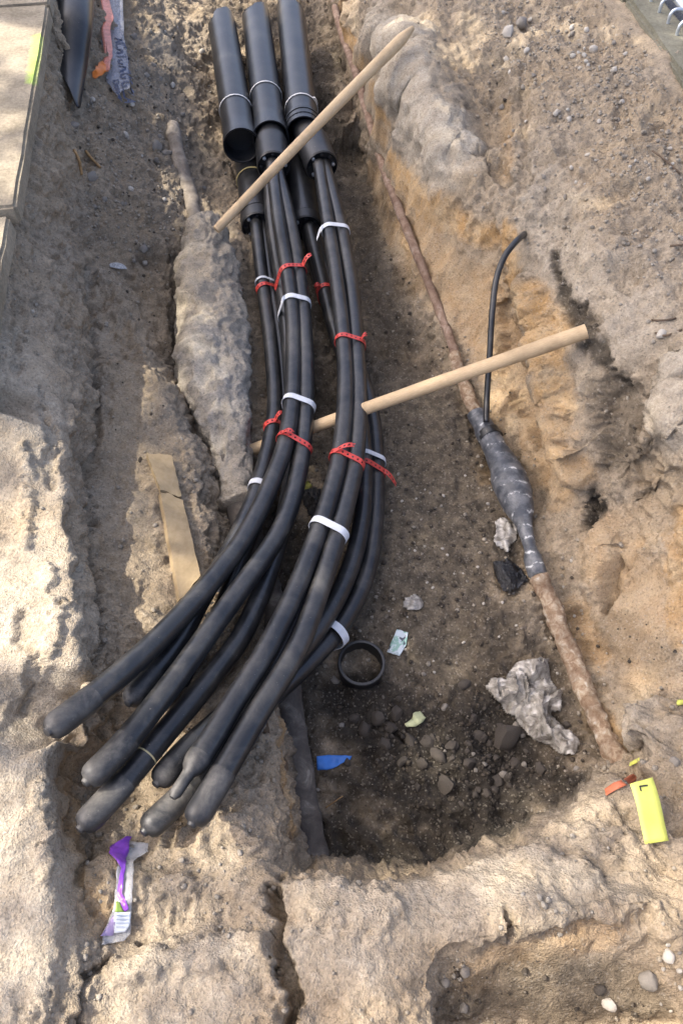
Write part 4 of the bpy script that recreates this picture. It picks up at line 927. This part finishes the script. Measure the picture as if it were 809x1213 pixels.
# yellow tag with its letter, orange strip, yellow bits
M['yellow'] = simple('yellow_tape', (.64, .66, .14), .5, .4, .06, 30); M['orange'] = simple('orange_strip', (.55, .16, .075), .55, .4, .12, 30); M['ink'] = simple('ink', (.02, .02, .022), .6)
tgc = [(746, 929), (773, 921), (793, 996), (765, 1000)]
tz = [G(*c) for c in tgc]; zt = max(p.z for p in tz) + .012
T4 = [P(tgc[0][0], tgc[0][1], zt + .012), P(tgc[1][0], tgc[1][1], zt + .012), P(tgc[2][0], tgc[2][1], zt - .005), P(tgc[3][0], tgc[3][1], zt - .005)]
vs, fs = [], []
for i in range(13):
    for j in range(5):
        f, g = i / 12, j / 4; p = T4[0].lerp(T4[3], f).lerp(T4[1].lerp(T4[2], f), g); p.z += .004 * math.sin(f * 5) + .0015 * math.sin(g * 6 + f * 3); vs.append(p)
for i in range(12):
    for j in range(4): k = i * 5 + j; fs.append((k, k + 5, k + 6, k + 1))
yt = obj('yellow_tag', (vs, fs), 'yellow'); md = yt.modifiers.new('thickness', 'SOLIDIFY'); md.thickness = .0008; tag(yt, 'bright yellow tape tag with a black letter near the end of the corroded cable', 'tag')
def text_mesh(name, s, origin, xdir, ydir, size, m, parent, bold=0, lift=.0012):
    cu = bpy.data.curves.new(name, 'FONT'); cu.body = s; cu.size = size; cu.offset = bold; to = bpy.data.objects.new(name, cu); COL.objects.link(to)
    dg = bpy.context.evaluated_depsgraph_get(); me = bpy.data.meshes.new_from_object(to.evaluated_get(dg)); bpy.data.objects.remove(to)
    xd, yd = xdir.normalized(), ydir; zd = xd.cross(yd).normalized(); yd = zd.cross(xd)
    o = bpy.data.objects.new(name, me); COL.objects.link(o)
    me.transform(Matrix.Translation(origin + zd * lift) @ Matrix((xd, yd, zd)).transposed().to_4x4()); me.materials.clear(); me.materials.append(M[m])
    if parent is not None: o.parent = parent; o.matrix_parent_inverse = parent.matrix_world.inverted()
    return o
dn = T4[3] - T4[0]; ac = T4[1] - T4[0]
text_mesh('letter', 'L', T4[0] + dn * .055 + ac * .30, dn, ac, .026, 'ink', yt, .0003, .0065)
ribbon('orange_strip', [(714, 937, 717, 944), (725, 929, 727, 938), (738, 924, 740, 932), (750, 920, 751, 928)], 'orange', .008, .003, 4, 99, None, 'faded orange plastic strip touching the yellow tag', 'strip')
ribbon('yellow_scrap', [(743, 906, 745, 909), (750, 902, 752, 906), (756, 899, 757, 902)], 'yellow', .008, .002, 3, 101, None, 'small yellow tape shred above the yellow tag', 'scrap')
ribbon('yellow_scrap', [(800, 832, 801, 837), (812, 830, 812, 836)], 'yellow', .008, .002, 3, 103, None, 'small yellow tape shred on the pale clod', 'scrap')
# warning tape in a clear sleeve, top left
M['sleeve'] = film('clear_sleeve', (.45, .46, .52), .30, .3); M['tape_orange'] = film('faded_orange_tape', (.70, .25, .17), .85, .4); M['orange_vivid'] = simple('vivid_orange', (.72, .20, .03), .5, .4, .12, 40); M['ink_blue'] = simple('faded_ink', (.05, .06, .11), .6)
zs = lambda px, py: G(px, py).z
E = [(119, -12, 149, -12), (120, 20, 150, 20), (121, 60, 151, 60), (122, 80, 154, 78), (128, 100, 156, 98), (142, 126, 158, 121)]
wtp = ribbon('warning_tape', E, 'sleeve', .026, .0, 6, 111, None, 'clear warning tape with printed capitals and a faded orange fold, by the tapering conduit', 'tape', stiff=60)
ribbon('orange_fold', [(122, -12, 126, -12), (121, 12, 132, 12), (123, 30, 137, 30), (124, 58, 136, 58), (123, 78, 136, 78), (125, 95, 134, 98)], 'tape_orange', .034, .004, 4, 113, wtp, stiff=40)
ribbon('orange_end', [(124, 84, 130, 90), (117, 91, 132, 98), (113, 99, 122, 104), (113, 104, 117, 107)], 'orange_vivid', .040, .008, 5, 115, wtp)
def tape_text(name, s, a, b, up_px, size, off=.036):
    A, B = G(*a) , G(*b); zz = max(A.z, B.z)
    A = A + Vector((0, 0, off)); B = B + Vector((0, 0, off)); U = G(a[0] + up_px, a[1]) + Vector((0, 0, off)) - A
    o = text_mesh(name, s, A, B - A, U, size, 'ink_blue', wtp, .0012, .001)
    bpy.context.view_layer.update()
    for v in o.data.vertices:                          # the print follows the sheet
        ok, l_, n_, _ = wtp.ray_cast(Vector((v.co.x, v.co.y, 2)), Vector((0, 0, -1)))
        if ok: v.co.z = l_.z + .003
tape_text('letters', 'ACHTUNG GLA', (140, 62), (149, 124), 10, .062)
tape_text('letters', 'Damw', (135, 101), (142, 126), 8, .045)
# feather, twigs, roots
M['feather'] = simple('feather', (.55, .54, .52), .7, .3, .3, 160)
ribbon('feather', [(130, 314, 131, 318), (137, 312, 138, 320), (146, 314, 147, 321), (150, 318, 151, 321)], 'feather', .005, .002, 4, 117, None, 'small grey striped feather on the soil of the left slope', 'feather')
M['twig'] = simple('twig', (.16, .115, .08), .8, .2, .2, 60); M['root'] = simple('root', (.42, .26, .12), .8, .2, .25, 50)
for a, b, c_, lb in (((772, 178), (786, 190), (804, 206), 'thin dry twig on the grey bank near the kerb'), ((772, 380), (786, 381), (800, 378), 'thin dry twig on the pale bank above a white stone'), ((793, 291), (801, 292), (812, 290), 'short dark twig at the bank'), ((778, 394), (792, 397), (806, 391), 'short crooked twig beside a white stone')):
    pa = [G(*a, .004), G(*b, .009), G(*c_, .004)]; tag(obj('twig', sweep(catmull(pa, .006), .0028, 7)[0], 'twig'), lb, 'twig', 'twigs on the right bank')
for a, b, c_, lb in (((87, 178), (91, 192), (96, 206), 'tan root stub on the left slope below the slab'), ((102, 178), (110, 186), (118, 198), 'thin tan root on the left slope')):
    pa = [G(*a, .004), G(*b, .012), G(*c_, .003)]; tag(obj('root', sweep(catmull(pa, .006), .005, 8)[0], 'root'), lb, 'root', 'roots in the left slope')
pa = [G(386, 958, .003), G(396, 953, .006), G(406, 945, .004)]; tag(obj('twig', sweep(catmull(pa, .006), .0016, 6)[0], 'root'), 'thin straw stalk on the pit floor beside the mottled pipe', 'straw')

# ------------------------------------------------------------------ stones
def stone_mesh(seed, flat=.7, sub=2, jag=.22):
    bm = bmesh.new(); bmesh.ops.create_icosphere(bm, subdivisions=sub, radius=1); a = np.array([tuple(v.co) for v in bm.verts])
    k = 1 + jag * vnoise(a + seed * 13.7, 1.3, seed) + jag * .6 * vnoise(a + seed * 7.1, 2.9, seed + 5); rnd = random.Random(seed)
    sx, sy = rnd.uniform(.8, 1.25), rnd.uniform(.7, 1.0)
    for v, s in zip(bm.verts, k): v.co *= float(s); v.co.x *= sx; v.co.y *= sy; v.co.z *= flat
    # a few planed faces make it look broken
    for _ in range(4):
        n = Vector((rnd.gauss(0, 1), rnd.gauss(0, 1), rnd.gauss(0, .8))).normalized(); lim = rnd.uniform(.55, .8)
        for v in bm.verts:
            e = v.co.dot(n)
            if e > lim: v.co -= n * (e - lim) * .85
    me = bpy.data.meshes.new('stone'); bm.to_mesh(me); bm.free(); me.shade_smooth(); me.set_sharp_from_angle(angle=R(38)); return me
def meshes(m, n, s0, **k):
    r = []
    for i in range(n): me = stone_mesh(s0 + i, **k); me.materials.append(M[m]); r.append(me)
    return r
SM = {k: meshes(k, 6, 200 + 20 * i) for i, k in enumerate(('stone', 'pale_stone', 'dark_stone'))}
rnd = random.Random(11)
def stone(px, py, rpx, kind, label, group, sink=.35, name='stone'):
    p, n = Gn(px, py); r = rpx * (p - Vector((0, 0, CAMZ))).length / F
    o = bpy.data.objects.new(name, rnd.choice(SM[kind])); COL.objects.link(o)
    o.location = p + n * r * (.7 - sink); o.scale = (r, r, r * rnd.uniform(.75, 1.1)); q_ = n.to_track_quat('Z', 'Y')
    o.rotation_euler = (q_ @ Matrix.Rotation(rnd.uniform(0, 6.28), 3, 'Z').to_quaternion()).to_euler(); tag(o, label, 'stone', group); return o
stone(595, 872, 17, 'dark_stone', 'largest dark rounded stone beside the crumpled grey plastic', 'named stones', .3)
stone(735, 668, 8, 'pale_stone', 'pale stone set in the sandy hollow of the right wall', 'named stones', .6) if False else None
for px, py, r, k, lb in ((770, 1160, 12, 'stone', 'grey rounded stone in the brown cut face, largest there'), (722, 1188, 8, 'pale_stone', 'round pale stone low in the brown cut face'), (709, 1170, 7, 'dark_stone', 'dark stone in the brown cut face beside a round pale stone'), (793, 1133, 7, 'pale_stone', 'angular pale stone at the rim beside the brown cut face'),
                         (605, 38, 8, 'pale_stone', 'large pale stone on top of the right bank'), (617, 27, 7, 'stone', 'grey stone touching the large pale stone on the right bank'), (702, 60, 6, 'pale_stone', 'oval pale stone on the grey bank near the kerb'), (396, 807, 6, 'stone', 'small grey stone against the loose black ring'), (640, 683, 3.4, 'pale_stone', 'tiny white round stone beside the wrapped joint'), (783, 397, 6, 'pale_stone', 'white stone beside crooked twigs on the pale bank'), (799, 902, 8, 'stone', 'grey stone bedded in the clod above the yellow tag'), (606, 700, 7, 'stone', 'grey flat stone on the black plastic scrap')):
    stone(px, py, r, k, lb, 'named stones')
for px, py, r in ((447, 852, 11), (432, 866, 10), (470, 845, 9), (455, 880, 8), (505, 880, 10), (535, 884, 9), (520, 897, 10), (528, 930, 13), (500, 905, 8), (548, 812, 8), (486, 880, 9), (463, 862, 8), (556, 905, 8), (478, 902, 7), (420, 852, 8), (566, 872, 8), (610, 905, 8), (640, 912, 7), (590, 925, 9), (560, 850, 6)):
    stone(px, py, r, 'dark_stone', 'dark angular stone half buried in the stony pit floor', 'dark stones on the pit floor', .6)
for _ in range(60):
    px, py = rnd.gauss(550, 62), rnd.gauss(885, 42)
    if not (395 < px < 690 and 800 < py < 975): continue
    stone(px, py, rnd.uniform(2.5, 6), 'dark_stone' if rnd.random() < .8 else 'stone', 'small dark pebble strewn over the pit floor', 'small pebbles on the pit floor', .5)
for _ in range(60):
    px, py = rnd.uniform(590, 800), rnd.uniform(5, 240)
    if px > 700 + py * .7: continue
    stone(px, py, rnd.uniform(1.6, 3.6), rnd.choice(('pale_stone', 'pale_stone', 'stone')), 'small pale pebble strewn on the right bank', 'small pebbles on the right bank', .3)
for _ in range(34):
    stone(rnd.uniform(460, 680), rnd.uniform(560, 800), rnd.uniform(1.3, 2.6), 'pale_stone', 'tiny pale pebble on the trench floor', 'tiny pebbles on the trench floor', .3)
for _ in range(8):
    px, py = rnd.uniform(775, 809), rnd.uniform(1080, 1210); stone(px, py, rnd.uniform(1.6, 3.6), rnd.choice(('pale_stone', 'stone', 'stone')), 'small pebble beside the brown cut face', 'small pebbles at the near rim', .3)
for _ in range(40):
    px, py = rnd.uniform(105, 245), rnd.uniform(20, 330); stone(px, py, rnd.uniform(1.6, 4), rnd.choice(('stone', 'stone', 'pale_stone')), 'small pebble on the rough slope left of the conduits', 'small pebbles on the left slope', .35)
for x, y, r in ((185, 172, 6), (196, 182, 5), (108, 210, 7), (88, 150, 6), (170, 295, 6), (550, 1150, 7), (548, 1195, 6), (527, 1165, 6)): stone(x, y, r, 'stone', 'grey stone in the bare soil', 'grey stones in the soil', .45)

# loose crumbs of soil and grit: far too many to count
def crumbs(name, n, p, sizes, m, label, seed):
    r_ = np.random.default_rng(seed); B = np.array([[tuple(v.co) for v in me.vertices] for me in CR_ME]); fc = np.array([tuple(q_.vertices) for q_ in CR_ME[0].polygons])
    ii = r_.choice(len(Vf), n, p=p); k = r_.integers(len(B), size=n); s = sizes[0] * (sizes[1] / sizes[0]) ** (r_.random(n) ** 2.0)
    a = B[k] * s[:, None, None]; an = r_.random(n) * 6.28; c_, s_ = np.cos(an)[:, None], np.sin(an)[:, None]
    a = np.stack([a[..., 0] * c_ - a[..., 1] * s_, a[..., 0] * s_ + a[..., 1] * c_, a[..., 2]], -1) + (Vd[ii] + N2[ii] * s[:, None] * .25)[:, None, :]
    f = (fc[None] + (np.arange(n) * B.shape[1])[:, None, None]).reshape(-1, 3); me = bpy.data.meshes.new(name)
    me.vertices.add(a.shape[0] * a.shape[1]); me.vertices.foreach_set('co', a.astype(np.float32).ravel()); me.loops.add(f.size); me.loops.foreach_set('vertex_index', f.ravel().astype(np.int32))
    me.polygons.add(len(f)); me.polygons.foreach_set('loop_start', (np.arange(len(f)) * 3).astype(np.int32)); me.update(calc_edges=True); me.materials.append(M[m])
    o = bpy.data.objects.new(name, me); COL.objects.link(o); return tag(o, label, 'soil', kind='stuff')
CR_ME = [stone_mesh(400 + i, sub=1, flat=.75) for i in range(6)]
gz = Vf[:, 2]; inn = core & (Vf[:, 1] < 4.6) & (Vf[:, 1] > -.15) & (Vf[:, 0] > -1.5) & (Vf[:, 0] < 1.7)
flat_ok = Nf[:, 2] > .55
wdry = (inn & flat_ok) * ((1 - damp) * (.14 + gravel) * (1 - .85 * smooth) * (1 - .7 * pale)); wdry = wdry / wdry.sum()
wdk = (inn & flat_ok) * damp * (.35 + 1.3 * gravel); wdk = wdk / wdk.sum()
crumbs('soil_crumbs', 15000, wdry, (.0016, .009), 'crust', 'loose dry soil crumbs scattered over banks and ledges', 1)
crumbs('dark_soil_crumbs', 3500, wdk, (.0014, .009), 'darkclod', 'loose dark damp soil crumbs on the trench floor', 2)

# ------------------------------------------------------------------ the tree whose crown dapples the light (unseen, left of the frame; leaves placed to shape the shade)
M['bark'] = simple('bark', (.11, .085, .06), .9, .2, .3, 18, .8, .02); lm, lt, lb_ = mat('foliage'); q = NB(lt); oi = q.noise(q.coord('Object'), 3, 3)
q.lk(q.mix(oi, (.035, .075, .02), (.09, .14, .035)), lb_.inputs['Base Color']); lb_.inputs['Roughness'].default_value = .55
TD = 6.5
def cover(x, y):                                           # how thickly the crown is leaved along the sun's path to each spot
    if x < -.46 and y < .98: return .03
    if x < -.28 and .26 < y < .74: return .30
    if x < -.50 and y < 1.9: return .52
    if x < -.40: return .38
    if y < .12: return .52
    if x < -.02 and y < .34: return .85
    if y < .42: return .62
    if x > .40 and y < 1.35: return .93
    if x > .05 + .24 * (3.4 - y): return .87
    return .95
TC = Vector((.1, 2.2, .3)) + SUN * TD; tb = Vector((TC.x - .5, TC.y + .8, .58))
tr = empty('tree', tb); tag(tr, 'leafy tree standing beyond the pavement slabs whose crown shades the trench', 'tree')
vf, uv = sweep(catmull([tb, tb + Vector((.1, .05, 2.6)), tb + Vector((-.1, -.2, 5.2)), TC + Vector((.2, .5, .6))], .25), lambda s: .24 - .17 * s, 14, bumpy=.012); obj('trunk', vf, 'bark', tr)
rt = np.random.default_rng(12); blobs = []
for k in range(600):
    gx, gy = rt.uniform(-1.7, 2.2), rt.uniform(-.6, 4.8); e = 1 - ((gx - .1) / 2.4) ** 2 * .5 - ((gy - 2.1) / 3.2) ** 2 * .5
    hz = TC.z + rt.uniform(-1.3, 1.3) * math.sqrt(max(.1, e)); kz = (hz - .3) / SUN.z
    if rt.random() < math.log(1 - cover(gx, gy)) / math.log(.03): blobs.append((np.array((gx + SUN.x * kz, gy + SUN.y * kz, hz)), .09 + .19 * rt.random()))
for c_, s in blobs[:22]:
    obj('limb', sweep(catmull([tb + Vector((0, 0, 4.6)), Vector(c_) * .5 + (tb + Vector((0, 0, 5.4))) * .5, Vector(c_)], .3), lambda s: .05 - .040 * s, 8)[0], 'bark', tr)
lv, lf = [], []
for c_, s in blobs:
    for p in rt.normal(size=(int(50 * s / .2), 3)) * s + c_:
        a = rt.normal(size=3); a /= np.linalg.norm(a); b = np.cross(a, rt.normal(size=3)); b /= np.linalg.norm(b); L_ = .05 + .04 * rt.random(); k = len(lv)
        lv += [p - a * L_, p + b * L_ * .6, p + a * L_, p - b * L_ * .6]; lf.append((k, k + 1, k + 2, k + 3))
obj('crown', (lv, lf), lm, tr, smooth=False)
print('script', round(time.time() - T0, 1))

# distance between ducts (a note for the log)
ks = list(TUBES)
for i, a in enumerate(ks):
    for b in ks[i + 1:]:
        pa, ra = TUBES[a]; pb_, rb_ = TUBES[b]; A = np.array([tuple(p) for p in pa]); B = np.array([tuple(p) for p in pb_]); dd = np.linalg.norm(A[:, None] - B[None], axis=2); m_ = np.unravel_index(dd.argmin(), dd.shape)
        pen = ra + rb_ - dd.min()
        if pen > .012: print('touch', a, b, round(pen, 3), [round(x) for x in project(pa[m_[0]])])
